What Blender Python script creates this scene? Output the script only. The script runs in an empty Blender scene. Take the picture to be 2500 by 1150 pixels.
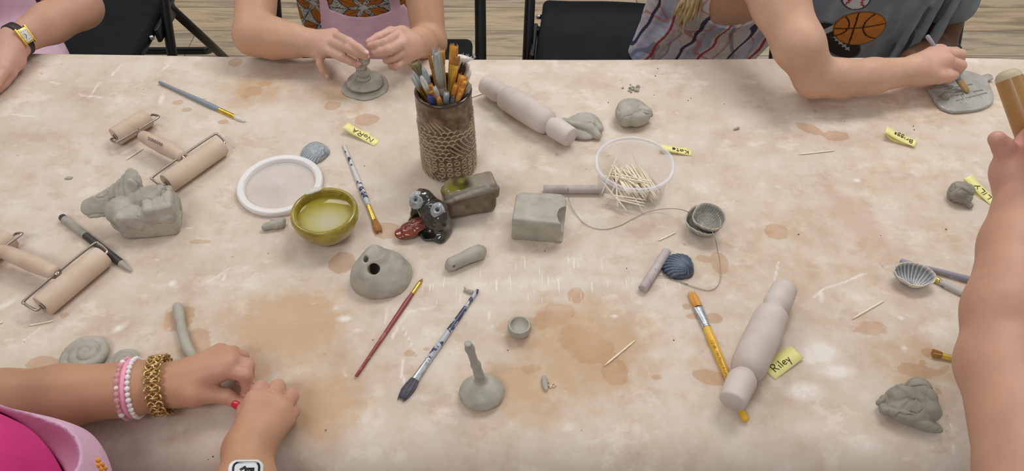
import bpy, math, random
import numpy as np
from mathutils import Vector, Matrix

scene = bpy.context.scene
COL = scene.collection
random.seed(7)
rng = np.random.default_rng(11)

# ------------------------------------------------------------------ camera, light, exposure
T = 0.74                      # table height
CAM_Z = 1.50
PITCH = math.radians(48.0)
FOC = 1850.0                  # focal length for a 2500 px wide frame
cam_d = bpy.data.cameras.new('camera')
cam_d.sensor_fit = 'HORIZONTAL'
cam_d.sensor_width = 36.0
cam_d.lens = FOC / 2500.0 * 36.0
cam_d.clip_start = 0.02
cam = bpy.data.objects.new('camera', cam_d)
cam.location = (0, 0, CAM_Z)
cam.rotation_euler = (math.radians(90) - PITCH, 0, 0)
COL.objects.link(cam)
scene.camera = cam

vs = scene.view_settings
vs.view_transform = 'Standard'
vs.look = 'None'
vs.exposure = -0.2
vs.gamma = 1.0
vs.use_curve_mapping = False

world = bpy.data.worlds.new('room_light')
scene.world = world
world.use_nodes = True
wb = world.node_tree.nodes['Background']
wb.inputs[0].default_value = (1.0, 0.985, 0.965, 1)
wb.inputs[1].default_value = 0.40

def ceiling_panel(x, y, w, h, power, col=(1, 0.98, 0.955)):
    l = bpy.data.lights.new('ceiling_panel_light', 'AREA')
    l.shape = 'RECTANGLE'
    l.size, l.size_y = w, h
    l.energy = power
    l.color = col
    o = bpy.data.objects.new('ceiling_panel_light', l)
    o.location = (x, y, 2.75)
    COL.objects.link(o)
ceiling_panel(0.75, 1.75, 1.2, 0.6, 31)
ceiling_panel(-1.35, 1.75, 1.2, 0.6, 15)
ceiling_panel(2.6, 0.9, 1.2, 0.6, 12)
ceiling_panel(-0.9, -0.8, 1.2, 0.6, 23)
ceiling_panel(0.2, 3.6, 1.2, 0.6, 18)

# ------------------------------------------------------------------ helpers
FWD = np.array([0, math.cos(PITCH), -math.sin(PITCH)])
UPV = np.array([0, math.sin(PITCH), math.cos(PITCH)])
CAMP = np.array([0, 0, CAM_Z])
def ray(px, py):
    return FWD + np.array([1.0, 0, 0]) * ((px - 1250) / FOC) + UPV * ((575 - py) / FOC)
def P(px, py, z=T):                       # point at height z
    d = ray(px, py)
    return CAMP + d * ((z - CAM_Z) / d[2])
def W(px, py, mm=0.0):                    # point mm above the table
    return P(px, py, T + mm / 1000.0)
def PY(px, py, Y):                        # point at room depth Y
    d = ray(px, py)
    return CAMP + d * (Y / d[1])
def PD(px, py, depth):
    return CAMP + ray(px, py) * depth
def proj(p):
    r = np.asarray(p) - CAMP
    dep = r @ FWD
    return 1250 + FOC * r[0] / dep, 575 - FOC * (r @ UPV) / dep
def solve_h(base, py):                    # height above base whose image row is py
    lo, hi = 0.0, 0.5
    for _ in range(50):
        m = (lo + hi) / 2
        if proj(base + np.array([0, 0, m]))[1] > py: lo = m
        else: hi = m
    return lo
def mpp(px, py, z=T):                     # metres per pixel sideways
    return (P(px + 1, py, z) - P(px, py, z))[0]

def lin(c):
    c = c / 255.0
    return c / 12.92 if c <= 0.04045 else ((c + 0.055) / 1.055) ** 2.4
def C(r, g, b, a=1.0):
    return (lin(r), lin(g), lin(b), a)
def C3(r, g, b):
    return np.array([lin(r), lin(g), lin(b)])

ORG = {}
def org(o):
    return ORG.get(o.name, np.zeros(3))
def unit(v):
    v = np.asarray(v, float)
    return v / max(np.linalg.norm(v), 1e-12)

def make_mesh(name, V, F, smooth=True, col=None):
    me = bpy.data.meshes.new(name)
    V = np.asarray(V, np.float32)
    if isinstance(F, np.ndarray):
        n = len(F); k = F.shape[1]
        me.vertices.add(len(V)); me.vertices.foreach_set('co', V.ravel())
        me.loops.add(n * k); me.loops.foreach_set('vertex_index', F.astype(np.int32).ravel())
        me.polygons.add(n)
        me.polygons.foreach_set('loop_start', (np.arange(n) * k).astype(np.int32))
        me.update(calc_edges=True)
        me.validate()
    else:
        me.from_pydata(V.tolist(), [], F)
        me.update()
    if smooth and len(me.polygons):
        me.polygons.foreach_set('use_smooth', np.ones(len(me.polygons), bool))
    if col is not None:
        a = me.color_attributes.new('Col', 'FLOAT_COLOR', 'POINT')
        cc = np.ones((len(V), 4), np.float32); cc[:, :col.shape[1]] = col
        a.data.foreach_set('color', cc.ravel())
    return me

def tag(o, label=None, cat=None, group=None, kind=None):
    if label: o['label'] = label
    if cat: o['category'] = cat
    if group: o['group'] = group
    if kind: o['kind'] = kind
    return o
def root(name, loc, label, cat, group=None):
    o = bpy.data.objects.new(name, None)
    o.empty_display_size = 0.02
    o.location = Vector(loc)
    COL.objects.link(o)
    ORG[o.name] = np.asarray(loc, float)
    return tag(o, label, cat, group)
def part(name, VF, mat, parent, smooth=True, col=None, label=None, kind=None, auto=None):
    V, F = VF
    V = np.asarray(V, float) - org(parent)
    o = bpy.data.objects.new(name, make_mesh(name, V, F, smooth, col))
    o.data.materials.append(mat)
    COL.objects.link(o)
    o.parent = parent
    ORG[o.name] = org(parent)
    if auto: sharp(o, auto)
    return tag(o, label, None, None, kind)
def solo(name, VF, mat, loc, label, cat, group=None, smooth=True, col=None, kind=None, auto=None):
    V, F = VF
    o = bpy.data.objects.new(name, make_mesh(name, np.asarray(V, float) - np.asarray(loc), F, smooth, col))
    o.location = Vector(loc)
    o.data.materials.append(mat)
    COL.objects.link(o)
    ORG[o.name] = np.asarray(loc, float)
    if auto: sharp(o, auto)
    return tag(o, label, cat, group, kind)
def sharp(o, deg):
    o.data.set_sharp_from_angle(angle=math.radians(deg))
def copy_tree(o, parent=None):
    c = o.copy(); COL.objects.link(c)
    if parent: c.parent = parent
    for ch in o.children: copy_tree(ch, c)
    return c

# ---- simple shapes (V array, F list)
def join(parts):
    V, F, n = [], [], 0
    for v, f in parts:
        v = np.asarray(v, float)
        V.append(v)
        F += [tuple(int(i) + n for i in q) for q in f]
        n += len(v)
    return np.vstack(V), F
def xf(VF, R=None, t=(0, 0, 0)):
    V = np.asarray(VF[0], float)
    if R is not None: V = V @ np.asarray(R).T
    return V + np.asarray(t), VF[1]
def align(a, b, up=(0, 0, 1)):            # columns x, y, z with z along a->b
    z = unit(np.asarray(b, float) - np.asarray(a, float))
    up = np.asarray(up, float)
    if abs(z @ up) > 0.98: up = np.array([0, 1.0, 0])
    x = unit(np.cross(up, z)); y = np.cross(z, x)
    return np.stack([x, y, z], 1)
def rotz(a):
    c, s = math.cos(a), math.sin(a)
    return np.array([[c, -s, 0], [s, c, 0], [0, 0, 1.0]])
def rotx(a):
    c, s = math.cos(a), math.sin(a)
    return np.array([[1.0, 0, 0], [0, c, -s], [0, s, c]])
def roty(a):
    c, s = math.cos(a), math.sin(a)
    return np.array([[c, 0, s], [0, 1.0, 0], [-s, 0, c]])
def lathe(prof, seg=24, sy=None):         # prof of (r, z); sy flattens y
    V, F, rings = [], [], []
    for r, z in prof:
        if r < 1e-7:
            rings.append([len(V)]); V.append((0, 0, z))
        else:
            rings.append(list(range(len(V), len(V) + seg)))
            for i in range(seg):
                a = 2 * math.pi * i / seg
                V.append((r * math.cos(a), r * math.sin(a), z))
    for A, B in zip(rings, rings[1:]):
        for i in range(seg):
            j = (i + 1) % seg
            if len(A) == 1 and len(B) == 1: continue
            if len(A) == 1: F.append((A[0], B[j], B[i]))
            elif len(B) == 1: F.append((A[i], A[j], B[0]))
            else: F.append((A[i], A[j], B[j], B[i]))
    return np.array(V, float), F
def smooth_path(pts, n=8):                # Catmull-Rom through the points
    p = [np.asarray(q, float) for q in pts]
    p = [2 * p[0] - p[1]] + p + [2 * p[-1] - p[-2]]
    out = []
    for i in range(1, len(p) - 2):
        for j in range(n):
            t = j / n
            a, b, c, d = p[i - 1], p[i], p[i + 1], p[i + 2]
            out.append(0.5 * (2 * b + (c - a) * t + (2 * a - 5 * b + 4 * c - d) * t * t + (3 * b - a - 3 * c + d) * t ** 3))
    out.append(p[-2])
    return np.array(out)
def tube(path, r, seg=10, caps=True, closed=False, flat=1.0):
    path = np.asarray(path, float); n = len(path)
    rr = np.full(n, r) if np.isscalar(r) else np.asarray(r, float)
    if len(rr) != n: rr = np.interp(np.linspace(0, 1, n), np.linspace(0, 1, len(rr)), rr)
    if closed: tang = np.roll(path, -1, 0) - np.roll(path, 1, 0)
    else: tang = np.gradient(path, axis=0)
    tang /= np.linalg.norm(tang, axis=1)[:, None] + 1e-12
    nrm = np.cross(tang[0], [0, 0, 1.0])
    if np.linalg.norm(nrm) < 1e-3: nrm = np.cross(tang[0], [0, 1.0, 0])
    V, F = [], []
    for i in range(n):
        nrm = nrm - tang[i] * (nrm @ tang[i]); nrm = unit(nrm)
        bi = np.cross(tang[i], nrm)
        for k in range(seg):
            a = 2 * math.pi * k / seg
            V.append(path[i] + rr[i] * (math.cos(a) * nrm + flat * math.sin(a) * bi))
    m = n if closed else n - 1
    for i in range(m):
        for k in range(seg):
            a, b = i * seg + k, i * seg + (k + 1) % seg
            c, d = ((i + 1) % n) * seg + (k + 1) % seg, ((i + 1) % n) * seg + k
            F.append((a, b, c, d))
    if caps and not closed:
        F.append(tuple(range(seg))[::-1]); F.append(tuple((n - 1) * seg + k for k in range(seg)))
    return np.array(V), F
def box(c, half, R=None):
    s = np.array([(x, y, z) for x in (-1, 1) for y in (-1, 1) for z in (-1, 1)], float) * np.asarray(half)
    if R is not None: s = s @ np.asarray(R).T
    return s + np.asarray(c), [(0, 1, 3, 2), (4, 6, 7, 5), (0, 4, 5, 1), (2, 3, 7, 6), (0, 2, 6, 4), (1, 5, 7, 3)]
def rbox(c, half, R=None, r=0.004, n=3):  # box with rounded vertical outline and softened top and bottom
    hx, hy, hz = half; prof = []
    ring = []
    for cx, cy, a0 in ((hx - r, hy - r, 0), (-hx + r, hy - r, 90), (-hx + r, -hy + r, 180), (hx - r, -hy + r, 270)):
        for i in range(n + 1): ring.append((cx, cy, math.radians(a0 + 90 * i / n)))
    e = min(r * 0.5, hz * 0.9)
    V, F = [], []
    lev = [(-hz, -e), (-hz + e * 0.3, -e * 0.3), (-hz + e, 0), (hz - e, 0), (hz - e * 0.3, -e * 0.3), (hz, -e)]
    for z, ins in lev:
        for cx, cy, a in ring: V.append((cx + (r + ins) * math.cos(a), cy + (r + ins) * math.sin(a), z))
    k = len(ring)
    for l in range(len(lev) - 1):
        for i in range(k):
            j = (i + 1) % k
            F.append((l * k + i, l * k + j, (l + 1) * k + j, (l + 1) * k + i))
    F.append(tuple(range(k))[::-1]); F.append(tuple((len(lev) - 1) * k + i for i in range(k)))
    V = np.array(V)
    if R is not None: V = V @ np.asarray(R).T
    return V + np.asarray(c), F
def uvsphere(c, r, seg=12, rings=8):
    prof = [(math.sin(math.pi * i / rings), -math.cos(math.pi * i / rings)) for i in range(rings + 1)]
    prof[0] = (0, -1); prof[-1] = (0, 1)
    V, F = lathe(prof, seg)
    return V * np.asarray(r) + np.asarray(c), F

# ---- lattice noise
_LAT = rng.random((32, 32, 32)).astype(np.float32) * 2 - 1
def noise(x, y, z):
    xi, yi, zi = np.floor(x).astype(int), np.floor(y).astype(int), np.floor(z).astype(int)
    fx, fy, fz = x - xi, y - yi, z - zi
    fx, fy, fz = [f * f * (3 - 2 * f) for f in (fx, fy, fz)]
    r = 0
    for a in (0, 1):
        for b in (0, 1):
            for c in (0, 1):
                w = (fx if a else 1 - fx) * (fy if b else 1 - fy) * (fz if c else 1 - fz)
                r = r + w * _LAT[(xi + a) & 31, (yi + b) & 31, (zi + c) & 31]
    return r
def noise_p(p, s, seed=0):
    o = seed * 7.31
    return noise(p[..., 0] * s + o, p[..., 1] * s + o * 1.7, p[..., 2] * s - o)

# ---- blended solids on a grid, skinned with surface nets
class Solid:
    def __init__(s, lo, hi, h):
        s.lo = np.asarray(lo, float); s.h = h
        s.n = np.maximum(np.ceil((np.asarray(hi) - s.lo) / h).astype(int) + 1, 4)
        s.F = np.full(tuple(s.n), 0.5, np.float32)
    def region(s, lo, hi):
        a = np.clip(np.floor((np.asarray(lo) - s.lo) / s.h).astype(int), 0, s.n)
        b = np.clip(np.ceil((np.asarray(hi) - s.lo) / s.h).astype(int) + 1, 0, s.n)
        if np.any(b - a < 1): return None
        ax = [(s.lo[i] + s.h * np.arange(a[i], b[i])).astype(np.float32) for i in range(3)]
        return (slice(a[0], b[0]), slice(a[1], b[1]), slice(a[2], b[2])), ax[0][:, None, None], ax[1][None, :, None], ax[2][None, None, :]
    def put(s, fn, lo, hi, k, mode='add'):
        m = 1.6 * k + 3 * s.h
        q = s.region(np.asarray(lo) - m, np.asarray(hi) + m)
        if q is None: return s
        sl, X, Y, Z = q
        d = fn(X, Y, Z).astype(np.float32); f = s.F[sl]
        if mode == 'add':
            if k > 0:
                h = np.clip(0.5 + 0.5 * (f - d) / k, 0, 1)
                s.F[sl] = f + (d - f) * h - k * h * (1 - h)
            else: s.F[sl] = np.minimum(f, d)
        else:
            if k > 0:
                d = -d
                h = np.clip(0.5 - 0.5 * (f - d) / k, 0, 1)
                s.F[sl] = f + (d - f) * h + k * h * (1 - h)
            else: s.F[sl] = np.maximum(f, -d)
        return s
    def cone(s, a, b, r1, r2=None, k=0.004, n=None, flat=1.0, mode='add'):
        a = np.asarray(a, float); b = np.asarray(b, float); r2 = r1 if r2 is None else r2
        ba = b - a; L = max(ba @ ba, 1e-12); R = max(r1, r2)
        if n is not None: n = unit(np.asarray(n, float))
        def fn(X, Y, Z):
            x, y, z = X - a[0], Y - a[1], Z - a[2]
            t = np.clip((x * ba[0] + y * ba[1] + z * ba[2]) / L, 0, 1)
            x, y, z = x - t * ba[0], y - t * ba[1], z - t * ba[2]
            if n is not None:
                c = (x * n[0] + y * n[1] + z * n[2]) * (1 / flat - 1)
                x, y, z = x + c * n[0], y + c * n[1], z + c * n[2]
                return (np.sqrt(x * x + y * y + z * z) - (r1 + (r2 - r1) * t)) * (0.5 + 0.5 * flat)
            return np.sqrt(x * x + y * y + z * z) - (r1 + (r2 - r1) * t)
        return s.put(fn, np.minimum(a, b) - R, np.maximum(a, b) + R, k, mode)
    def chain(s, pts, rad, k=0.004, n=None, flat=1.0):
        for i in range(len(pts) - 1): s.cone(pts[i], pts[i + 1], rad[i], rad[i + 1], k, n, flat)
        return s
    def ell(s, c, r, R=None, k=0.004, mode='add'):
        c = np.asarray(c, float); r = np.asarray(r, float) * np.ones(3)
        R = np.eye(3) if R is None else np.asarray(R)
        def fn(X, Y, Z):
            x, y, z = X - c[0], Y - c[1], Z - c[2]
            q = [(x * R[0, i] + y * R[1, i] + z * R[2, i]) / r[i] for i in range(3)]
            k0 = np.sqrt(q[0] ** 2 + q[1] ** 2 + q[2] ** 2)
            k1 = np.sqrt((q[0] / r[0]) ** 2 + (q[1] / r[1]) ** 2 + (q[2] / r[2]) ** 2) + 1e-6
            return k0 * (k0 - 1) / k1
        return s.put(fn, c - r.max(), c + r.max(), k, mode)
    def box(s, c, half, R=None, rnd=0.004, k=0.002, mode='add'):
        c = np.asarray(c, float); hf = np.asarray(half, float) - rnd
        R = np.eye(3) if R is None else np.asarray(R)
        m = np.linalg.norm(half)
        def fn(X, Y, Z):
            x, y, z = X - c[0], Y - c[1], Z - c[2]
            q = [np.abs(x * R[0, i] + y * R[1, i] + z * R[2, i]) - hf[i] for i in range(3)]
            o = np.sqrt(sum(np.maximum(v, 0) ** 2 for v in q))
            return o + np.minimum(np.maximum(np.maximum(q[0], q[1]), q[2]), 0) - rnd
        return s.put(fn, c - m, c + m, k, mode)
    def hit(s, px, py):                   # first point of the solid met by a sight line
        d = unit(ray(px, py))
        for t in np.arange(.3, 1.8, s.h * .5):
            i = np.round((CAMP + d * t - s.lo) / s.h).astype(int)
            if np.all(i >= 0) and np.all(i < s.n) and s.F[tuple(i)] < 0: return CAMP + d * t
        return CAMP + d
    def cut_below(s, z):
        Z = s.lo[2] + s.h * np.arange(s.n[2])
        s.F = np.maximum(s.F, (z - Z)[None, None, :].astype(np.float32)); return s
    def near(s, w=0.02):
        idx = np.argwhere(np.abs(s.F) < w)
        return idx, s.lo + idx * s.h
    def rough(s, amp, scale, seed=0):
        idx, p = s.near(amp * 3 + 3 * s.h)
        s.F[idx[:, 0], idx[:, 1], idx[:, 2]] += (amp * noise_p(p, scale, seed)).astype(np.float32); return s
    def crease(s, amp, scale, width=0.16, seed=0):   # narrow grooves along the zero lines of a noise
        idx, p = s.near(amp * 2 + 3 * s.h)
        q = p + 0.25 / scale * np.stack([noise_p(p, scale * 1.3, seed + i + 3) for i in range(3)], -1)
        g = np.clip(1 - np.abs(noise_p(q, scale, seed)) / width, 0, 1)
        s.F[idx[:, 0], idx[:, 1], idx[:, 2]] += (amp * g * g).astype(np.float32); return s
    def mesh(s):
        F = s.F
        F[0], F[-1], F[:, 0], F[:, -1], F[:, :, 0], F[:, :, -1] = [np.maximum(q, s.h * 0.5) for q in (F[0], F[-1], F[:, 0], F[:, -1], F[:, :, 0], F[:, :, -1])]
        S = F < 0
        c = np.zeros(tuple(s.n - 1), np.int8)
        offs = [(a, b, d) for a in (0, 1) for b in (0, 1) for d in (0, 1)]
        sh = lambda A, o: A[o[0]:A.shape[0] - 1 + o[0], o[1]:A.shape[1] - 1 + o[1], o[2]:A.shape[2] - 1 + o[2]]
        for o in offs: c += sh(S, o)
        act = np.argwhere((c > 0) & (c < 8))
        ids = np.full(c.shape, -1, np.int32); ids[act[:, 0], act[:, 1], act[:, 2]] = np.arange(len(act))
        cv = np.stack([F[act[:, 0] + o[0], act[:, 1] + o[1], act[:, 2] + o[2]] for o in offs], 1)
        acc = np.zeros((len(act), 3)); cnt = np.zeros(len(act))
        for i, a in enumerate(offs):
            for j, b in enumerate(offs):
                if j > i and sum(abs(a[q] - b[q]) for q in range(3)) == 1:
                    va, vb = cv[:, i], cv[:, j]
                    m = (va < 0) != (vb < 0)
                    t = np.where(m, va / np.where(m, va - vb, 1), 0)
                    acc += np.where(m[:, None], np.array(a) + t[:, None] * (np.array(b) - np.array(a)), 0); cnt += m
        V = s.lo + (act + acc / cnt[:, None]) * s.h
        Q = []
        for ax in range(3):
            u, v = (ax + 1) % 3, (ax + 2) % 3
            A = [slice(None)] * 3; B = [slice(None)] * 3
            A[ax] = slice(0, -1); B[ax] = slice(1, None)
            d = S[tuple(A)] != S[tuple(B)]
            e = np.argwhere(d)
            e = e[(e[:, u] > 0) & (e[:, v] > 0) & (e[:, u] < s.n[u] - 1) & (e[:, v] < s.n[v] - 1)]
            fl = S[tuple(A)][e[:, 0], e[:, 1], e[:, 2]]
            q = []
            for du, dv in ((-1, -1), (0, -1), (0, 0), (-1, 0)):
                w = e.copy(); w[:, u] += du; w[:, v] += dv
                q.append(ids[w[:, 0], w[:, 1], w[:, 2]])
            q = np.stack(q, 1)
            q[~fl] = q[~fl][:, ::-1]
            Q.append(q)
        return V, np.vstack(Q)

# ------------------------------------------------------------------ materials
class NT:
    def __init__(s, name):
        s.m = bpy.data.materials.new(name); s.m.use_nodes = True
        s.t = s.m.node_tree; s.N = s.t.nodes; s.L = s.t.links
        s.b = s.N['Principled BSDF']; s.out = s.N['Material Output']
        s.tc = None
    def n(s, typ, **kw):
        o = s.N.new(typ)
        for k, v in kw.items(): setattr(o, k, v)
        return o
    def link(s, a, b): s.L.new(a, b)
    def coord(s, which='Object', scale=(1, 1, 1)):
        if s.tc is None: s.tc = s.n('ShaderNodeTexCoord')
        mp = s.n('ShaderNodeMapping'); mp.inputs['Scale'].default_value = scale
        s.link(s.tc.outputs[which], mp.inputs[0]); return mp.outputs[0]
    def noise(s, vec, scale, detail=3, rough=0.55, dist=0.0):
        o = s.n('ShaderNodeTexNoise'); o.inputs['Scale'].default_value = scale
        o.inputs['Detail'].default_value = detail; o.inputs['Roughness'].default_value = rough
        o.inputs['Distortion'].default_value = dist
        s.link(vec, o.inputs['Vector']); return o.outputs[0]
    def ramp(s, fac, stops, interp='LINEAR'):
        o = s.n('ShaderNodeValToRGB'); o.color_ramp.interpolation = interp
        e = o.color_ramp.elements
        while len(e) < len(stops): e.new(0.5)
        for q, (pos, c) in zip(e, stops): q.position = pos; q.color = c if len(c) == 4 else (*c, 1)
        s.link(fac, o.inputs[0]); return o.outputs[0]
    def mix(s, fac, a, b, mode='MIX'):
        o = s.n('ShaderNodeMix', data_type='RGBA', blend_type=mode)
        for v, i in ((fac, 0), (a, 6), (b, 7)):
            if hasattr(v, 'is_linked') or hasattr(v, 'links'): s.link(v, o.inputs[i])
            else: o.inputs[i].default_value = v
        return o.outputs[2]
    def math(s, op, a, b=0.0, c=None):
        o = s.n('ShaderNodeMath', operation=op)
        for v, i in ((a, 0), (b, 1), (c, 2)):
            if v is None: continue
            if hasattr(v, 'links'): s.link(v, o.inputs[i])
            else: o.inputs[i].default_value = v
        return o.outputs[0]
    def step(s, v, a, b):
        o = s.n('ShaderNodeMapRange', interpolation_type='SMOOTHSTEP')
        s.link(v, o.inputs[0]); o.inputs[1].default_value = a; o.inputs[2].default_value = b
        return o.outputs[0]
    def attr(s, name='Col'):
        o = s.n('ShaderNodeAttribute', attribute_name=name); return o
    def bump(s, h, strength=0.3, dist=0.001):
        o = s.n('ShaderNodeBump'); o.inputs['Strength'].default_value = strength
        o.inputs['Distance'].default_value = dist
        s.link(h, o.inputs['Height']); s.link(o.outputs[0], s.b.inputs['Normal'])
    def base(s, c):
        if hasattr(c, 'links'): s.link(c, s.b.inputs['Base Color'])
        else: s.b.inputs['Base Color'].default_value = c
    def set(s, **kw):
        for k, v in kw.items(): s.b.inputs[k.replace('_', ' ')].default_value = v
        return s

def mottled(name, stops, scale=40, rough=0.6, detail=3, bump=0.0, bscale=200, bdist=0.0006, stretch=(1, 1, 1), metal=0.0, coat=0.0, spec=0.5, fleck=None):
    t = NT(name)
    v = t.coord('Object', stretch)
    f = t.noise(v, scale, detail)
    k = len(stops)
    col = t.ramp(f, [(0.3 + 0.4 * i / max(k - 1, 1), c) for i, c in enumerate(stops)])
    if fleck:
        fs, lo, c = fleck
        col = t.mix(t.step(t.noise(v, fs, 2), lo, lo + 0.06), col, c)
    t.base(col)
    t.set(Roughness=rough, Metallic=metal, Coat_Weight=coat, Specular_IOR_Level=spec)
    if bump: t.bump(t.noise(v, bscale, 3), bump, bdist)
    return t.m
def vcol_mat(name, rough=0.6, bump=0.0, bscale=300, bdist=0.0005, sss=0.0, coat=0.0, spec=0.5, var=0.08, vscale=60):
    t = NT(name)
    a = t.attr()
    v = t.coord()
    col = a.outputs['Color']
    if var:
        f = t.noise(v, vscale, 3)
        g = t.ramp(f, [(0.3, (1 - var,) * 3), (0.7, (1 + var,) * 3)])
        col = t.mix(1.0, col, g, 'MULTIPLY')
    t.base(col)
    t.set(Roughness=rough, Coat_Weight=coat, Specular_IOR_Level=spec)
    if sss:
        t.set(Subsurface_Weight=sss, Subsurface_Scale=0.006)
        t.b.inputs['Subsurface Radius'].default_value = (1.0, 0.4, 0.2)
    if bump: t.bump(t.noise(v, bscale, 3), bump, bdist)
    return t.m
def plain(name, c, rough=0.5, metal=0.0, coat=0.0, spec=0.5):
    t = NT(name); t.base(c); t.set(Roughness=rough, Metallic=metal, Coat_Weight=coat, Specular_IOR_Level=spec); return t.m

MT = {}
MT['clay'] = mottled('clay', [C(152, 148, 136), C(168, 164, 151), C(179, 175, 163)], 45, 0.62, 4, 0.35, 260, 0.0007)
MT['clay_dark'] = mottled('clay_dark', [C(138, 132, 120), C(156, 150, 137)], 60, 0.7, 4, 0.35, 260, 0.0007)
MT['wood_pale'] = mottled('wood_pale', [C(184, 158, 136), C(200, 177, 156), C(210, 190, 170)], 22, 0.6, 4, 0.15, 160, 0.0004, (1, 1, 1), fleck=(30, 0.62, C(200, 188, 176)))
MT['wood_dusty'] = mottled('wood_dusty', [C(188, 172, 162), C(202, 189, 181), C(212, 202, 197)], 16, 0.62, 4, 0.12, 160, 0.0004)
MT['wood_endgrain'] = mottled('wood_endgrain', [C(150, 138, 128), C(172, 158, 146)], 120, 0.7)
MT['wood_dowel'] = mottled('wood_dowel', [C(158, 148, 147), C(178, 168, 166), C(190, 180, 178)], 60, 0.65, 4)
MT['wood_golden'] = mottled('wood_golden', [C(136, 94, 44), C(158, 113, 58), C(172, 130, 76)], 12, 0.38, 4, 0.05, 120, 0.0003, (1, 1, 1), coat=0.2)
MT['steel'] = plain('steel', C(170, 160, 150), 0.3, 1.0)
MT['gold'] = mottled('gold', [C(212, 172, 66), C(236, 204, 100)], 200, 0.28, 2, metal=0.9)
MT['silver'] = mottled('silver', [C(170, 174, 180), C(210, 213, 218)], 200, 0.3, 2, metal=0.85)
MT['black_vinyl'] = mottled('black_vinyl', [C(15, 19, 23), C(21, 26, 30)], 25, 0.8, 3, 0.12, 500, 0.0004, spec=.25)
MT['black_paint'] = plain('black_paint', C(14, 15, 18), 0.35)
MT['toothpick'] = mottled('toothpick', [C(236, 222, 196), C(246, 236, 216)], 90, 0.6, 2)
# ------------------------------------------------------------------ the setting: floor
def floor_material():
    t = NT('weathered_planks')
    info = t.n('ShaderNodeObjectInfo')
    tc = t.n('ShaderNodeTexCoord')
    add = t.n('ShaderNodeVectorMath', operation='MULTIPLY_ADD')
    t.link(info.outputs['Random'], add.inputs[0]); add.inputs[1].default_value = (17, 31, 5)
    t.link(tc.outputs['Object'], add.inputs[2])
    mp = t.n('ShaderNodeMapping'); mp.inputs['Scale'].default_value = (1.0, 9.0, 1.0)
    t.link(add.outputs[0], mp.inputs[0]); v = mp.outputs[0]
    g = t.noise(v, 3.2, 6, 0.62, 0.6)
    base = t.ramp(g, [(0.22, C(112, 100, 88)), (0.40, C(164, 150, 132)), (0.55, C(206, 190, 164)), (0.78, C(158, 148, 134))])
    tone = t.ramp(info.outputs['Random'], [(0.0, C(226, 206, 174)), (0.35, C(190, 194, 190)), (0.6, C(240, 222, 190)), (1.0, C(184, 178, 170))])
    col = t.mix(0.55, base, tone, 'MULTIPLY')
    mp2 = t.n('ShaderNodeMapping'); mp2.inputs['Scale'].default_value = (2.0, 26.0, 1.0)
    t.link(add.outputs[0], mp2.inputs[0])
    streak = t.step(t.noise(mp2.outputs[0], 2.2, 4, 0.6), 0.60, 0.74)
    col = t.mix(t.math('MULTIPLY', streak, 0.6), col, C(126, 108, 90))
    t.base(col); t.set(Roughness=0.45)
    t.bump(g, 0.2, 0.001)
    return t.m
MT['plank'] = floor_material()
MT['subfloor'] = mottled('subfloor', [C(90, 84, 76), C(104, 96, 86)], 8, 0.8)
fl = solo('floor', box((0, 1.6, -0.02), (2.6, 2.4, 0.015)), MT['subfloor'], (0, 1.6, 0), 'weathered wood plank floor seen behind the table', 'floor', kind='structure', smooth=False)
PW, PL = 0.152, 1.22
plank_me = None
for r in range(-11, 16):
    y = 2.246 + (r - 8) * PW
    off = [0.15, 0.78, 0.42, 1.02, 0.6][r % 5]
    for c in range(-3, 4):
        x = off + c * PL - 0.3
        if abs(x) > 2.6: continue
        if plank_me is None:
            o = part('plank', rbox((0, 0, -0.004), (PL / 2 - 0.0012, PW / 2 - 0.0012, 0.004), None, 0.003, 1), MT['plank'], fl, smooth=False)
            o.data.transform(Matrix.Translation(Vector(ORG['floor']))); plank_me = o.data
        else:
            o = bpy.data.objects.new('plank', plank_me); COL.objects.link(o); o.parent = fl
        o.location = Vector((x, y, 0)) - Vector(ORG['floor'])

# ------------------------------------------------------------------ table under its canvas
EDGE_PX = [(-300, 118), (100, 127), (330, 130), (600, 135), (1000, 141), (1400, 142), (1800, 140), (2200, 136), (2400, 138), (2650, 146)]
EX = np.array([W(a, b)[0] for a, b in EDGE_PX]); EY = np.array([W(a, b)[1] for a, b in EDGE_PX])
def far_edge(x): return np.interp(x, EX, EY)
Y_NEAR = W(1250, 1152)[1]
XL, XR = -1.32, 1.06
MT['laminate'] = plain('laminate', C(225, 222, 214), 0.5)
MT['table_metal'] = plain('table_metal', C(120, 120, 122), 0.4, 0.6)
tb = root('folding_table', (-0.13, 0.74, 0), 'long folding table hidden under the stained canvas cover', 'table')
part('tabletop', rbox((-0.13, (Y_NEAR + .06 + 1.07) / 2, T - 0.025), ((XR - XL) / 2 - 0.02, (1.07 - Y_NEAR - .06) / 2, 0.018), None, 0.02, 3), MT['laminate'], tb)
for sx in (-1, 1):
    for yy in (0.48, 1.0):
        x = -0.13 + sx * 0.95
        part('leg', tube([(x, yy, T - 0.045), (x, yy, 0.02), (x, yy, 0.0)], [0.0125, 0.0125, 0.014], 10), MT['table_metal'], tb)
    part('leg_brace', tube([(-0.13 + sx * 0.95, 0.48, 0.3), (-0.13 + sx * 0.95, 1.0, 0.3)], 0.009, 8), MT['table_metal'], tb)

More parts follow.
